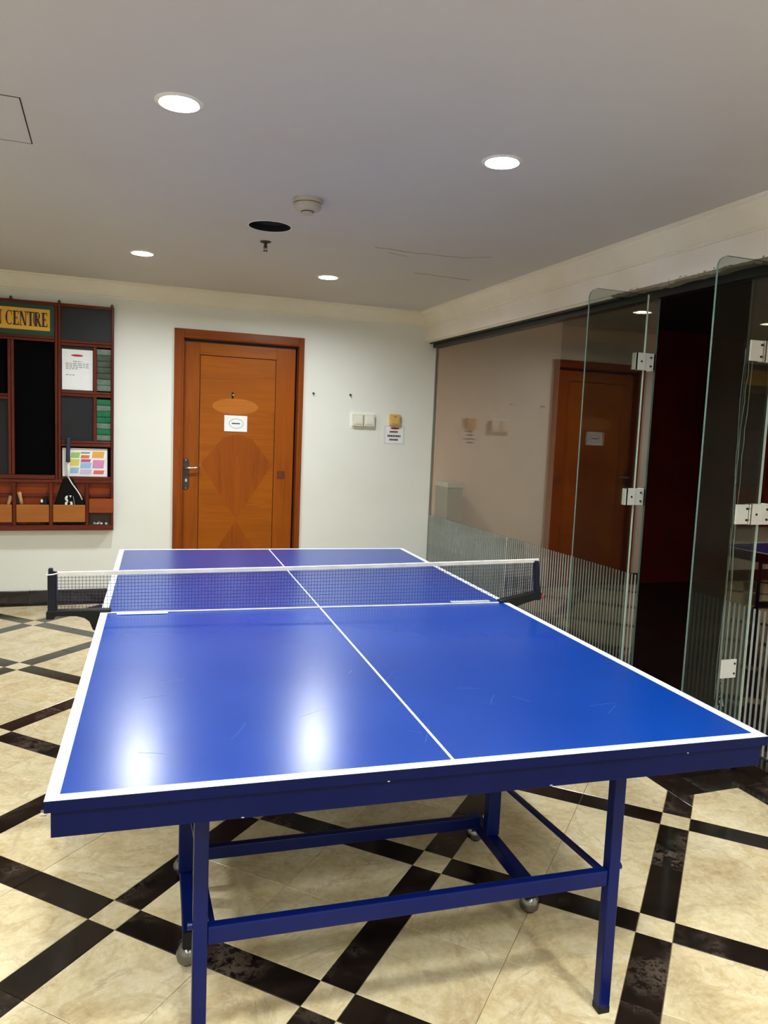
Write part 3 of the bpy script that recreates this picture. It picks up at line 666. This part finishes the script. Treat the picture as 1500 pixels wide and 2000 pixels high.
# lower box section
MB().box(XLc, 0.020, YK - 0.020, YK - 0.012, 0.60, 0.925).build('lower_back_panel', M_ORANGE, cab)
rail(XLc, 0.022, 0.572, 0.603, 'bottom_rail', y0=YCL - 0.004)
MB().box(XLc, 0.020, YCL + 0.002, YK - 0.02, 0.603, 0.612).build('box_floor', M_MAHOGH, cab)
rail(XLc, -0.155, 0.818, 0.842, 'mid_rail', y0=YK - 0.034, y1=YK - 0.02)
for x0 in (-1.12, -0.900, -0.675, -0.427, -0.177): rail(x0, x0 + 0.0245, 0.603, 0.925, 'divider', y0=YCL, y1=YK - 0.02)
rail(0.001, 0.022, 0.603, 0.925, 'divider', y0=YCL)
for x0, x1 in ((-1.095, -0.902), (-0.874, -0.678), (-0.648, -0.429), (-0.401, -0.179)):
    MB().box(x0, x1, YCL - 0.004, YCL + 0.006, 0.635, 0.765).build('box_front', M_MAPLE, cab, bevel=0.002)
MB().box(-0.151, 0.023, YCL - 0.010, YCL - 0.0002, 0.706, 0.812).build('box_front', wood('red_box_front', srgb(120, 50, 18), srgb(150, 74, 32), 0, 0.4), cab, bevel=0.002)
rail(-0.151, 0.001, 0.818, 0.842, 'mid_rail', y0=YK - 0.034, y1=YK - 0.02)
MB().box(-0.151, 0.001, YCL + 0.045, YCL + 0.05, 0.612, 0.706).build('dark_panel', plain('dark_brown_panel', srgb(62, 44, 34), 0.6), cab)

# papers in the cabinet
t = thing('notice_sheet', 'white printed notice sheet with a red oval in the wooden cabinet', 'notice', (-0.234, YC + 0.022, 1.766))
MB().box(-0.106, 0.106, -0.001, 0, -0.147, 0.149).build('sheet', M_PAPER, t)
MB().prism_xz(ellipse(-0.002, 0.106, 0.042, 0.008, 24), -0.0018, -0.001).build('red_oval', M_RED, t)
m = MB()
for z, xa, xb in ((0.062, -0.03, 0.03), (0.046, -0.08, 0.078), (0.033, -0.08, 0.078), (0.020, -0.08, 0.078), (0.008, -0.08, 0.0), (-0.038, -0.08, -0.02)):
    xx = xa
    while xx < xb:
        wd = random.uniform(0.010, 0.03); m.box(xx, min(xx + wd, xb), -0.0018, -0.001, z - 0.003, z + 0.003); xx += wd + 0.006
m.build('blurred_print', M_INKG, t)['kind'] = 'stuff'
t = thing('colour_chart', 'white sheet printed with coloured blocks standing in the wooden cabinet', 'poster', (-0.181, YC + 0.028, 1.083))
MB().box(-0.158, 0.158, -0.001, 0, -0.108, 0.104).build('sheet', M_PAPER, t)
MB().box(-0.158, -0.130, -0.0035, -0.001, -0.108, 0.100).build('folded_edge', M_PAPER, t)
cols = [(srgb(160, 204, 110), -0.100, -0.040, 0.030, 0.072), (srgb(226, 206, 96), -0.105, -0.044, -0.030, 0.020), (srgb(150, 186, 212), -0.105, -0.048, -0.086, -0.042),
        (srgb(226, 120, 60), -0.030, 0.028, 0.028, 0.052), (srgb(190, 90, 130), -0.030, 0.036, 0.000, 0.022), (srgb(150, 190, 226), -0.034, 0.040, -0.048, -0.004), (srgb(206, 190, 216), -0.038, 0.044, -0.092, -0.054),
        (srgb(236, 168, 84), 0.050, 0.132, 0.032, 0.082), (srgb(214, 140, 184), 0.052, 0.132, -0.046, 0.018), (srgb(224, 110, 100), 0.058, 0.132, -0.090, -0.060), (srgb(130, 150, 130), -0.030, 0.032, 0.064, 0.076)]
for k, (c, x0, x1, z0, z1) in enumerate(cols):
    MB().prism_xz([(x0 + 0.004, z1), (x1 + 0.006, z1), (x1 - 0.002, z0), (x0 - 0.002, z0)], -0.0018, -0.001).build('coloured_block', plain('print_colour_%d' % k, c, 0.7, var=0.05), t)

# things in the boxes
def lp(path_r): return path_r
t = thing('tennis_racket', 'racket with navy grip in a black cover standing in the wooden cabinet', 'racket', (-0.292, YCL + 0.028, 0.613))
MB().tube([(-0.006, -0.006, 0.470), (-0.006, -0.006, 0.480), (-0.0055, -0.005, 0.560), (-0.005, -0.004, 0.645), (-0.005, -0.004, 0.652)], [0.0155, 0.0155, 0.0145, 0.0165, 0.0155], 14).build('grip', plain('navy_grip', srgb(36, 44, 66), 0.7, var=0.2, scale=60), t, smooth=True)
MB().tube([(-0.006, -0.006, 0.470), (-0.006, -0.006, 0.33)], 0.0075, 10).build('shaft', plain('white_shaft', srgb(226, 222, 206), 0.3), t, smooth=True)
pr = [(-0.036, 0.355), (0.018, 0.355), (0.040, 0.31), (0.070, 0.255), (0.100, 0.20), (0.114, 0.14), (0.112, 0.05), (0.09, 0.0), (-0.09, 0.0), (-0.106, 0.06), (-0.108, 0.13), (-0.088, 0.20), (-0.062, 0.28)]
MB().prism_xz(pr, -0.020, 0.020).build('cover', plain('black_nylon_cover', srgb(7, 7, 9), 0.7, spec=0.15), t, bevel=0.012, seg=3)
MB().tube([(-0.002, -0.021, 0.355), (0.022, -0.023, 0.31), (0.056, -0.024, 0.262), (0.078, -0.024, 0.225), (0.092, -0.022, 0.19)], 0.0045, 8).build('white_frame_edge', M_WHITEPL, t, smooth=True)
MB().tube([(0.030, -0.0225, 0.215), (0.042, -0.0225, 0.13)], 0.0022, 6).build('zip', M_INKG, t)
def text_mesh(txt, size, mat, parent, loc, rot, extr=0.0008, bold=0.0):
    cu = bpy.data.curves.new('lettering', 'FONT'); cu.body = txt; cu.size = size; cu.extrude = extr; cu.offset = bold; cu.align_x = 'LEFT'
    ob = bpy.data.objects.new('lettering_src', cu); COL.objects.link(ob)
    bpy.context.view_layer.update(); dg = bpy.context.evaluated_depsgraph_get()
    me = bpy.data.meshes.new_from_object(ob.evaluated_get(dg)); bpy.data.objects.remove(ob); bpy.data.curves.remove(cu)
    me.materials.clear(); me.materials.append(mat)
    o = bpy.data.objects.new('lettering', me); COL.objects.link(o); o.parent = parent; o.location = loc; o.rotation_euler = rot; return o
text_mesh('nce', 0.098, M_WHITEPL, t, (0.021, -0.0215, 0.083), (math.pi / 2, -math.pi / 2, 0), bold=0.0035)
def bat_handle(x, z, lean, colr, lb, dy=0.0):
    t = thing('table_tennis_bat', lb, 'bat', (x, YCL + 0.036 + dy, 0.6135), group='bats in the cabinet boxes')
    a = Vector((lean, 0, 1)).normalized(); h = z - 0.615
    MB().tube([a * (h - 0.098), a * (h - 0.06), a * (h - 0.01), a * h], [0.010, 0.0125, 0.0155, 0.014], 12).build('handle', colr, t, smooth=True)
    c = a * (h - 0.165)
    u = Vector((a.z, 0, -a.x))
    pts = [c + u * 0.072 * math.cos(2 * math.pi * k / 24) + a * 0.075 * math.sin(2 * math.pi * k / 24) for k in range(24)]
    pts = [(p.x, max(p.z, 0.0)) for p in pts]
    MB().prism_xz(pts, -0.006, 0.006).build('blade', plain('bat_rubber', srgb(120, 26, 24), 0.7), t)
M_HAND = plain('pale_handle_wood', srgb(190, 146, 98), 0.5, var=0.15, scale=40); M_HAND2 = plain('dark_handle_wood', srgb(84, 50, 36), 0.5)
bat_handle(-0.748, 0.836, 0.30, M_HAND, 'bat with pale handle leaning right in the leftmost cabinet box', -0.006)
bat_handle(-0.583, 0.862, -0.20, M_HAND, 'bat with pale handle leaning left in the middle cabinet box', -0.014)
bat_handle(-0.612, 0.846, -0.20, M_HAND2, 'bat with dark handle beside the pale one in the middle cabinet box', 0.012)
t = thing('black_ball_pouch', 'small black pouch with a white spot at the end of the middle cabinet box', 'pouch', (-0.470, YCL + 0.030, 0.6135))
MB().prism_xz([(-0.038, 0.02), (0.030, 0.0), (0.034, 0.14), (0.030, 0.205), (0.014, 0.212), (-0.010, 0.19), (-0.034, 0.13)], -0.016, 0.016).build('pouch', M_BLACK, t, bevel=0.008)
MB().prism_xz(ellipse(-0.008, 0.178, 0.008, 0.013, 16), -0.018, -0.015).build('white_spot', M_WHITEPL, t)
for k, (x, dz) in enumerate(((-0.095, 0.0), (-0.068, 0.0), (-0.030, 0.0))):
    t = thing('shuttlecock', ['worn white shuttlecock, leftmost in the bottom right cabinet compartment', 'worn white shuttlecock with raised feathers, middle of the bottom right cabinet compartment', 'worn white shuttlecock, rightmost in the bottom right cabinet compartment'][k], 'shuttlecock', (x, YCL + 0.018, 0.6125), rz=k * 0.9, group='shuttlecocks in the cabinet')
    autosmooth(MB().tube([(0.0, 0, 0.008), (0.010, 0, 0.0085)], [0.0075, 0.008], 10).build('cork', M_WHITEPL, t))
    for j in range(5):
        a = 2 * math.pi * j / 5
        MB().tube([(0.0, 0, 0.008), (-0.026, 0.010 * math.cos(a), 0.012 + 0.009 * math.sin(a) + (0.01 if k == 1 else 0))], 0.0009, 5).build('feather', M_WHITEPL, t)

# ------------------------------------------------------------------ glass partition and doors
def slab(name, poly_or_box, mats): pass
def pane(name, y0, y1, z0, z1, label, edge_mats):
    # vertical glass sheet in the plane x = XG: faces 0 = sheet, 1 = edge at y0, 2 = other edges
    m = MB(); h = 0.006
    vs = [(XG - h, y0, z0), (XG + h, y0, z0), (XG + h, y1, z0), (XG - h, y1, z0), (XG - h, y0, z1), (XG + h, y0, z1), (XG + h, y1, z1), (XG - h, y1, z1)]
    m.add(vs, [(3, 0, 4, 7), (1, 2, 6, 5)], 0); m.add(vs, [(0, 1, 5, 4)], 1); m.add(vs, [(2, 3, 7, 6), (0, 3, 2, 1), (4, 5, 6, 7)], 2)
    me = bpy.data.meshes.new(name); me.from_pydata(m.v, [], m.f)
    for mm in (M_GLASS,) + edge_mats: me.materials.append(mm)
    for p, i in zip(me.polygons, m.m): p.material_index = i
    o = bpy.data.objects.new(name, me); COL.objects.link(o)
    return tag(o, label, 'glass partition', kind='structure')
win1 = pane('window_1', 1.172, 4.046, 0.059, 2.15, 'tall fixed glass partition pane reaching the back wall', (M_EDGEG, M_EDGEG))
win2 = pane('window_2', -0.72, 0.556, 0.059, 2.15, 'fixed glass partition pane near the viewer, right side', (M_EDGEG, M_EDGEG))
ZS = 0.69
y = 1.185; me_s = None
def stripe(parent, y, wd, z1):
    global me_s
    m = MB().box(-0.0004, 0.0004, -wd / 2, wd / 2, 0.0, z1 - 0.065); o = m.build('frosted_stripe', M_FROST, parent, loc=(XG - 0.0068, y, 0.065)); return o
y = 1.19
while y < 2.60: stripe(win1, y, 0.0115, ZS + random.uniform(-0.001, 0.001)); y += 0.0279
MB().box(XG - 0.0064, XG - 0.0060, 2.622, 4.03, 0.065, ZS).build('frosted_film', M_FROST2, win1)
y = 2.64
while y < 4.02: stripe(win1, y, 0.009, ZS); y += 0.0279
MB().box(XG - 0.0074, XG - 0.0062, 2.610, 2.617, 0.065, ZS).build('film_seam', M_EDGE, win1)
y = 0.545
while y > -1.0: stripe(win2, y, 0.0115, 0.695 + random.uniform(-0.002, 0.002)); y -= 0.0285
# water residue on the edge of the near pane
m = MB()
for k, (y0, amp) in enumerate(((0.552, 0.010), (0.535, 0.013), (0.520, 0.006))):
    zz = 0.22; p = []
    while zz < 1.9: p.append((XG - 0.0068, y0 + amp * math.sin(zz * 5 + k) + random.uniform(-0.004, 0.004), zz)); zz += 0.06
    m.tube(p, [0.0007 + 0.0005 * random.random() for _ in p], 5)
for k in range(46):
    zz = 0.12 + 0.22 * random.random() ** 1.5; yy = 0.535 + random.uniform(-0.02, 0.024) * (1.6 - 3 * (zz - 0.12)); m.obox((XG - 0.0067, yy, zz), (1, 0, 0), (0, 1, random.uniform(-1, 1)), (0, random.uniform(-0.3, 0.3), 1), 0.0003, 0.0035 * random.random() + 0.001, 0.016 * random.random() + 0.003)
m.build('residue', M_DIRT, win2)['kind'] = 'stuff'
# open glass door leaves, standing at right angles to the partition
def leaf(name, yl, xf, label, hz, big_plate, lower):
    t = thing(name, label, 'glass door', (2.6, yl, 0), kind='structure')
    wd = 2.602 - xf; r = 0.05; z0, z1 = 0.075, 2.163
    poly = [(0.0, z0), (0.0, z1)]
    poly += [(-wd + r - r * math.sin(a), z1 - r + r * math.cos(a)) for a in [math.pi / 2 * k / 8 for k in range(9)]]
    poly += [(-wd, z0)]
    n = len(poly); m = MB(); h = 0.005
    vs = [(x, -h, z) for x, z in poly] + [(x, h, z) for x, z in poly]
    m.add(vs, [tuple(range(n)), tuple(reversed(range(n, 2 * n)))], 0)
    for i in range(n):
        m.add(vs, [(i, i + n, (i + 1) % n + n, (i + 1) % n)], 1 if i == 0 else 2)
    me = bpy.data.meshes.new('glass_leaf'); me.from_pydata(m.v, [], m.f)
    for mm in (M_LEAF, M_EDGE, M_EDGEG): me.materials.append(mm)
    for p, i in zip(me.polygons, m.m): p.material_index = i
    g = bpy.data.objects.new('glass_leaf', me); COL.objects.link(g); g.parent = t
    m2 = MB().box(0.0003, 0.0025, -0.0055, 0.0055, z0 + 0.01, z1 - 0.004); m2.build('bright_edge', M_EDGE, t)
    for z in hz:
        hg = MB().box(-0.050, 0.001, -0.016, -0.0055, z - 0.044, z + 0.044).build('hinge', M_STEELW, t, bevel=0.0015)
        MB().box(-0.064, -0.051, -0.019, 0.014, z - 0.045, z + 0.045).build('knuckle', M_CHROME, hg, bevel=0.003)
        MB().box(0.004, 0.063, -0.013, -0.004, z - 0.044, z + 0.044).build('pane_plate', M_STEELW, hg, bevel=0.0015)
        MB().box(0.052, 0.063, -0.013, 0.040, z - 0.044, z + 0.044).build('pane_bracket', M_STEELW, hg, bevel=0.0015)
        MB().box(-0.050, 0.001, 0.0055, 0.014, z - 0.044, z + 0.044).build('back_plate', M_STEELW, hg, bevel=0.0015)
        def scr(x, zz, par):
            MB().prism_xz([(x + 0.005 * math.cos(2 * math.pi * k / 12), zz + 0.005 * math.sin(2 * math.pi * k / 12)) for k in range(12)], -0.0185, -0.0125).build('screw', M_BRONZE, par)
        scr(-0.025, z, hg); scr(0.034, z + 0.022, hg); scr(0.034, z - 0.022, hg)
        if big_plate:
            MB().box(-0.132, -0.066, -0.013, -0.0055, z - 0.042, z + 0.042).build('side_plate', M_STEELW, hg, bevel=0.0015)
            scr(-0.076, z + 0.024, hg); scr(-0.076, z - 0.024, hg)
    if lower:
        lpt = MB().box(-0.135, -0.055, -0.013, -0.0055, 0.405, 0.487).build('hinge', M_STEELW, t, bevel=0.0015)
        for zz in (0.424, 0.468): MB().prism_xz([(-0.066 + 0.005 * math.cos(2 * math.pi * k / 12), zz + 0.005 * math.sin(2 * math.pi * k / 12)) for k in range(12)], -0.0145, -0.0125).build('screw', M_BRONZE, lpt)
    return t
leaf('door_2', 1.175, 2.246, 'open glass door leaf with two metal hinges, further from the viewer', (1.820, 1.116), False, False)
leaf('door_3', 0.345, 2.275, 'open glass door leaf with metal hinges, nearer the viewer at the right edge', (1.800, 1.118), True, True)
# grey post with sloping panel behind the glass
t = thing('grey_post', 'grey square post with pale cap behind the glass, by the back wall', 'post', (2.77, 3.86, 0))
MB().box(-0.075, 0.065, -0.130, 0.125, 0.0, 0.955).build('post', M_GREY, t, bevel=0.003)
MB().box(-0.082, 0.080, -0.138, 0.132, 0.955, 0.995).build('cap', M_GREYCAP, t, bevel=0.003)
t = thing('grey_plinth', 'low grey block against the tan wall behind the glass', 'plinth', (3.24, 3.90, 0))
MB().box(-0.26, 0.26, -0.12, 0.148, 0.0, 0.455).build('block', plain('grey_green_block', srgb(98, 110, 100), 0.6), t, bevel=0.003)
MB().box(-0.262, 0.262, -0.123, 0.148, 0.455, 0.47).build('top_slab', M_GREY, t, bevel=0.002)


# ------------------------------------------------------------------ table tennis table
TX, TY, TA, TH = -0.1246, -0.8087, -0.0590611545, 0.749
tb = thing('table_tennis_table', 'blue table tennis table with white lines on navy steel legs', 'table', (TX, TY, 0), TA)
W, L = 1.525, 2.74
def top_half(y0, y1):
    m = MB(); z0, z1 = TH - 0.022, TH - 0.0006
    vs = [(0, y0, z0), (W, y0, z0), (W, y1, z0), (0, y1, z0), (0, y0, z1), (W, y0, z1), (W, y1, z1), (0, y1, z1)]
    m.add(vs, [(4, 5, 6, 7)], 0); m.add(vs, [(0, 3, 2, 1), (0, 1, 5, 4), (1, 2, 6, 5), (2, 3, 7, 6), (3, 0, 4, 7)], 1)
    me = bpy.data.meshes.new('table_top'); me.from_pydata(m.v, [], m.f); me.materials.append(M_BLUE); me.materials.append(M_NAVY)
    for p, i in zip(me.polygons, m.m): p.material_index = i
    o = bpy.data.objects.new('table_top', me); COL.objects.link(o); o.parent = tb
    return o
def line(x0, x1, y0, y1, par, name): MB().box(x0, x1, y0, y1, TH - 0.0007, TH).build(name, M_LINE, par)
for k in (0, 1):
    y0, y1 = (0.0, 1.3685) if k == 0 else (1.3715, L)
    top = top_half(y0, y1); lw = 0.023
    line(0, lw, y0, y1, top, 'side_line'); line(W - lw, W, y0, y1, top, 'side_line')
    line(lw, W - lw, (0 if k == 0 else L - lw), (lw if k == 0 else L), top, 'end_line')
    line(W / 2 - 0.003, W / 2 + 0.003, y0 + (lw if k == 0 else 0), y1 - (0 if k == 0 else lw), top, 'centre_line')
    f = (lambda yy: yy) if k == 0 else (lambda yy: L - yy)
    def bx(name, x0, x1, ya, yb, z0, z1, mat=M_NAVYT, bev=0.003, par=tb): return MB().box(x0, x1, f(ya), f(yb), z0, z1).build(name, mat, par, bevel=bev)
    bx('apron', 0.010, W - 0.012, 0.006, 0.028, 0.678, TH - 0.0225, M_NAVY, 0.0015)
    bx('apron', 0.012, 0.034, 0.028, 1.35, 0.685, TH - 0.0225, M_NAVY, 0.0015); bx('apron', W - 0.034, W - 0.012, 0.028, 1.35, 0.685, TH - 0.0225, M_NAVY, 0.0015)
    bx('cross_rail', 0.034, W - 0.034, 1.32, 1.35, 0.69, TH - 0.0225, M_NAVYT)
    for s in (0, 1):
        fx = (lambda xx: xx) if s == 0 else (lambda xx: W - xx)
        def b2(name, xa, xb, ya, yb, z0, z1, mat=M_NAVYT, bev=0.003, par=tb): return MB().box(fx(xa), fx(xb), f(ya), f(yb), z0, z1).build(name, mat, par, bevel=bev)
        leg = b2('leg', 0.260, 0.290, 0.146, 0.176, 0.014, TH - 0.0225)
        b2('foot_cap', 0.2595, 0.2905, 0.1455, 0.1765, 0.0, 0.018, M_BLACK, 0.002, leg)
        MB().tube([(fx(0.262), f(0.161), 0.375), (fx(0.250), f(0.161), 0.375)], 0.008, 12).build('bolt', M_NAVYT, leg)
        b2('inner_post', 0.252, 0.296, 0.815, 0.850, 0.10, TH - 0.0225)
        wb = b2('wheel_bar', 0.256, 0.292, 0.545, 0.985, 0.060, 0.100)
        b2('end_cap', 0.255, 0.293, 0.535, 0.547, 0.058, 0.102, M_BLACK, 0.002, wb)
        MB().bar((fx(0.300), f(0.172), 0.366), (fx(0.282), f(0.83), 0.300), 0.012, 0.012).build('brace', M_NAVYT, tb)
        for yc in (0.558, 0.965):
            hd = MB().lathe([(0.0001, 0.029), (0.012, 0.0275), (0.022, 0.021), (0.029, 0.008), (0.030, -0.004), (0.0275, -0.016), (0.0245, -0.016)], n=22)
            cb = autosmooth(hd.build('caster_hood', M_GUN, tb, loc=(fx(0.270), f(yc), 0.032)), 60)
            autosmooth(MB().tube([(0.016, 0, -0.004), (0.006, 0, -0.004), (-0.006, 0, -0.004), (-0.016, 0, -0.004)], [0.022, 0.028, 0.028, 0.022], 22).build('wheel', M_BLACK, cb))
            MB().lathe([(0.006, 0.026), (0.006, 0.045), (0.0, 0.045)], n=10).build('stem', M_STEEL, cb)
    bx('front_bar', 0.290, W - 0.290, 0.150, 0.172, 0.333, 0.373)
    bx('lower_bar', 0.292, W - 0.292, 0.880, 0.905, 0.092, 0.132)
MB().tube([(0.003, 0.012, 0.722), (-0.006, 0.012, 0.722)], 0.006, 10).build('corner_bolt', M_CHROME, tb)

# net
nt = thing('table_tennis_net', 'navy table tennis net with white tape and black post brackets across the table', 'net', (TX, TY, 0), TA)
yN = 1.37; xa, xb = -0.136, 1.640
ztop = lambda x: 0.883 + (x - xa) / (xb - xa) * 0.030 - 0.004 * math.sin(math.pi * (x - xa) / (xb - xa))
def zbot(x):
    if x > 1.47: return 0.757 + (x - 1.47) / 0.17 * 0.028
    if x < 0.0: return 0.757 + (0.0 - x) / 0.136 * 0.006
    return 0.757
m = MB(); pitch_n = 0.0112; n = int((xb - xa) / pitch_n)
for k in range(n + 1):
    x = xa + k * (xb - xa) / n; m.box(x - 0.0006, x + 0.0006, yN - 0.0005, yN + 0.0005, zbot(x), ztop(x))
nr = 11
for j in range(nr + 1):
    seg = 28
    for k in range(seg):
        x0, x1 = xa + (xb - xa) * k / seg, xa + (xb - xa) * (k + 1) / seg
        z0 = zbot(x0) + (ztop(x0) - zbot(x0)) * j / nr; z1 = zbot(x1) + (ztop(x1) - zbot(x1)) * j / nr; t_ = 0.0006
        m.add([(x0, yN - 0.0005, z0 - t_), (x1, yN - 0.0005, z1 - t_), (x1, yN + 0.0005, z1 - t_), (x0, yN + 0.0005, z0 - t_), (x0, yN - 0.0005, z0 + t_), (x1, yN - 0.0005, z1 + t_), (x1, yN + 0.0005, z1 + t_), (x0, yN + 0.0005, z0 + t_)],
              [(0, 3, 2, 1), (4, 5, 6, 7), (0, 1, 5, 4), (2, 3, 7, 6)])
m.build('net_mesh', M_NET, nt)['kind'] = 'stuff'
m = MB(); seg = 24
for k in range(seg):
    x0, x1 = xa + (xb + 0.012 - xa) * k / seg, xa + (xb + 0.012 - xa) * (k + 1) / seg
    for (x, z0, z1) in ((x0, ztop(x0) - 0.005, ztop(x0) + 0.010), (x1, ztop(x1) - 0.005, ztop(x1) + 0.010)):
        m.v += [(x, yN - 0.003, z0), (x, yN - 0.003, z1 - 0.002), (x, yN, z1), (x, yN + 0.003, z1 - 0.002), (x, yN + 0.003, z0)]
    b = len(m.v) - 10
    for i in range(5): m.f.append((b + i, b + (i + 1) % 5, b + 5 + (i + 1) % 5, b + 5 + i)); m.m.append(0)
m.build('top_tape', M_TAPE, nt)
MB().tube([(xa + 0.004, yN - 0.003, 0.888), (-0.150, yN - 0.016, 0.886), (-0.168, yN - 0.014, 0.884), (-0.168, yN + 0.012, 0.886)], 0.0022, 8).build('tie_cord', M_TAPE, nt, smooth=True)
MB().box(0.0, 1.48, 1.350, 1.358, TH + 0.0005, TH + 0.004).build('bottom_tape', M_TAPE, nt)
MB().box(0.054, 0.222, 1.326, 1.344, TH + 0.0008, TH + 0.004).build('clamp_strip', M_LINE, nt, bevel=0.001)
MB().box(1.290, 1.454, 1.376, 1.396, TH + 0.0008, TH + 0.004).build('clamp_strip', M_LINE, nt, bevel=0.001)
# left post and bracket
lpz = MB().box(-0.166, -0.138, yN - 0.014, yN + 0.014, 0.757, 0.886).box(-0.164, -0.150, yN - 0.010, yN + 0.010, 0.886, 0.905).build('net_post', plain('navy_post', srgb(9, 11, 30), 0.45, spec=0.25), nt, bevel=0.003)
MB().prism_xz([(-0.150, 0.886), (-0.132, 0.886), (-0.136, 0.892), (-0.150, 0.895)], yN - 0.006, yN + 0.006).build('post_hook', M_BLACK, lpz)
MB().prism_xz([(-0.170, 0.733), (-0.147, 0.733), (-0.140, 0.744), (-0.075, 0.742), (-0.050, 0.735), (-0.034, 0.722), (-0.024, 0.695), (-0.0175, 0.690), (-0.0065, 0.700), (-0.0015, 0.748), (-0.0015, 0.751), (0.030, 0.751), (0.036, 0.755), (0.028, 0.762), (-0.166, 0.762), (-0.170, 0.758)], yN - 0.018, yN + 0.018).build('bracket', M_BLACK, nt, bevel=0.002)
# right post and bracket
MB().prism_xz([(1.632, 0.915), (1.650, 0.915), (1.664, 0.785), (1.642, 0.785)], yN - 0.012, yN + 0.012).build('net_post', plain('navy_post_right', srgb(14, 12, 40), 0.45, spec=0.25), nt, bevel=0.003)
MB().prism_xz([(1.488, 0.751), (1.527, 0.751), (1.527, 0.70), (1.532, 0.692), (1.540, 0.70), (1.560, 0.733), (1.600, 0.747), (1.640, 0.757), (1.664, 0.757), (1.668, 0.786), (1.644, 0.790), (1.600, 0.781), (1.500, 0.762), (1.488, 0.757)], yN - 0.018, yN + 0.018).build('bracket', M_BLACK, nt, bevel=0.002)
MB().tube([(1.666, yN - 0.004, 0.770), (1.682, yN - 0.004, 0.769)], 0.009, 10).build('knob', plain('red_knob', srgb(150, 60, 66), 0.5), nt)

# chips in the paint along the near edge
for k, (x, z, wd) in enumerate(((0.62, 0.7265, 0.006), (0.34, 0.680, 0.006), (0.98, 0.681, 0.008), (1.31, 0.7265, 0.004))):
    MB().prism_xz([(x - wd / 2, z), (x - wd / 5, z + 0.0016), (x + wd / 3, z + 0.001), (x + wd / 2, z - 0.0006), (x, z - 0.0012)], 0.0055 if z < 0.72 else -0.0004, 0.007 if z < 0.72 else 0.001).build('paint_chip', plain('chip_%d' % k, srgb(150, 146, 138), 0.8), tb)
# fine scratches on the playing surface
m = MB()
for k in range(28):
    x, y = random.uniform(0.06, 1.46), random.uniform(0.05, 1.30); a = random.gauss(0.5, 0.7); ln = random.uniform(0.02, 0.10); cv = random.uniform(-0.15, 0.15)
    p = [Vector((x + ln * t * math.cos(a + cv * t), y + ln * t * math.sin(a + cv * t), TH - 0.0005)) for t in (0, 0.33, 0.66, 1)]
    for q0, q1 in zip(p, p[1:]): m.bar(q0, q1, 0.0004, 0.0003)
m.build('scratches', plain('scratch_blue', (0.03, 0.10, 0.38, 1), 0.4), tb)['kind'] = 'stuff'
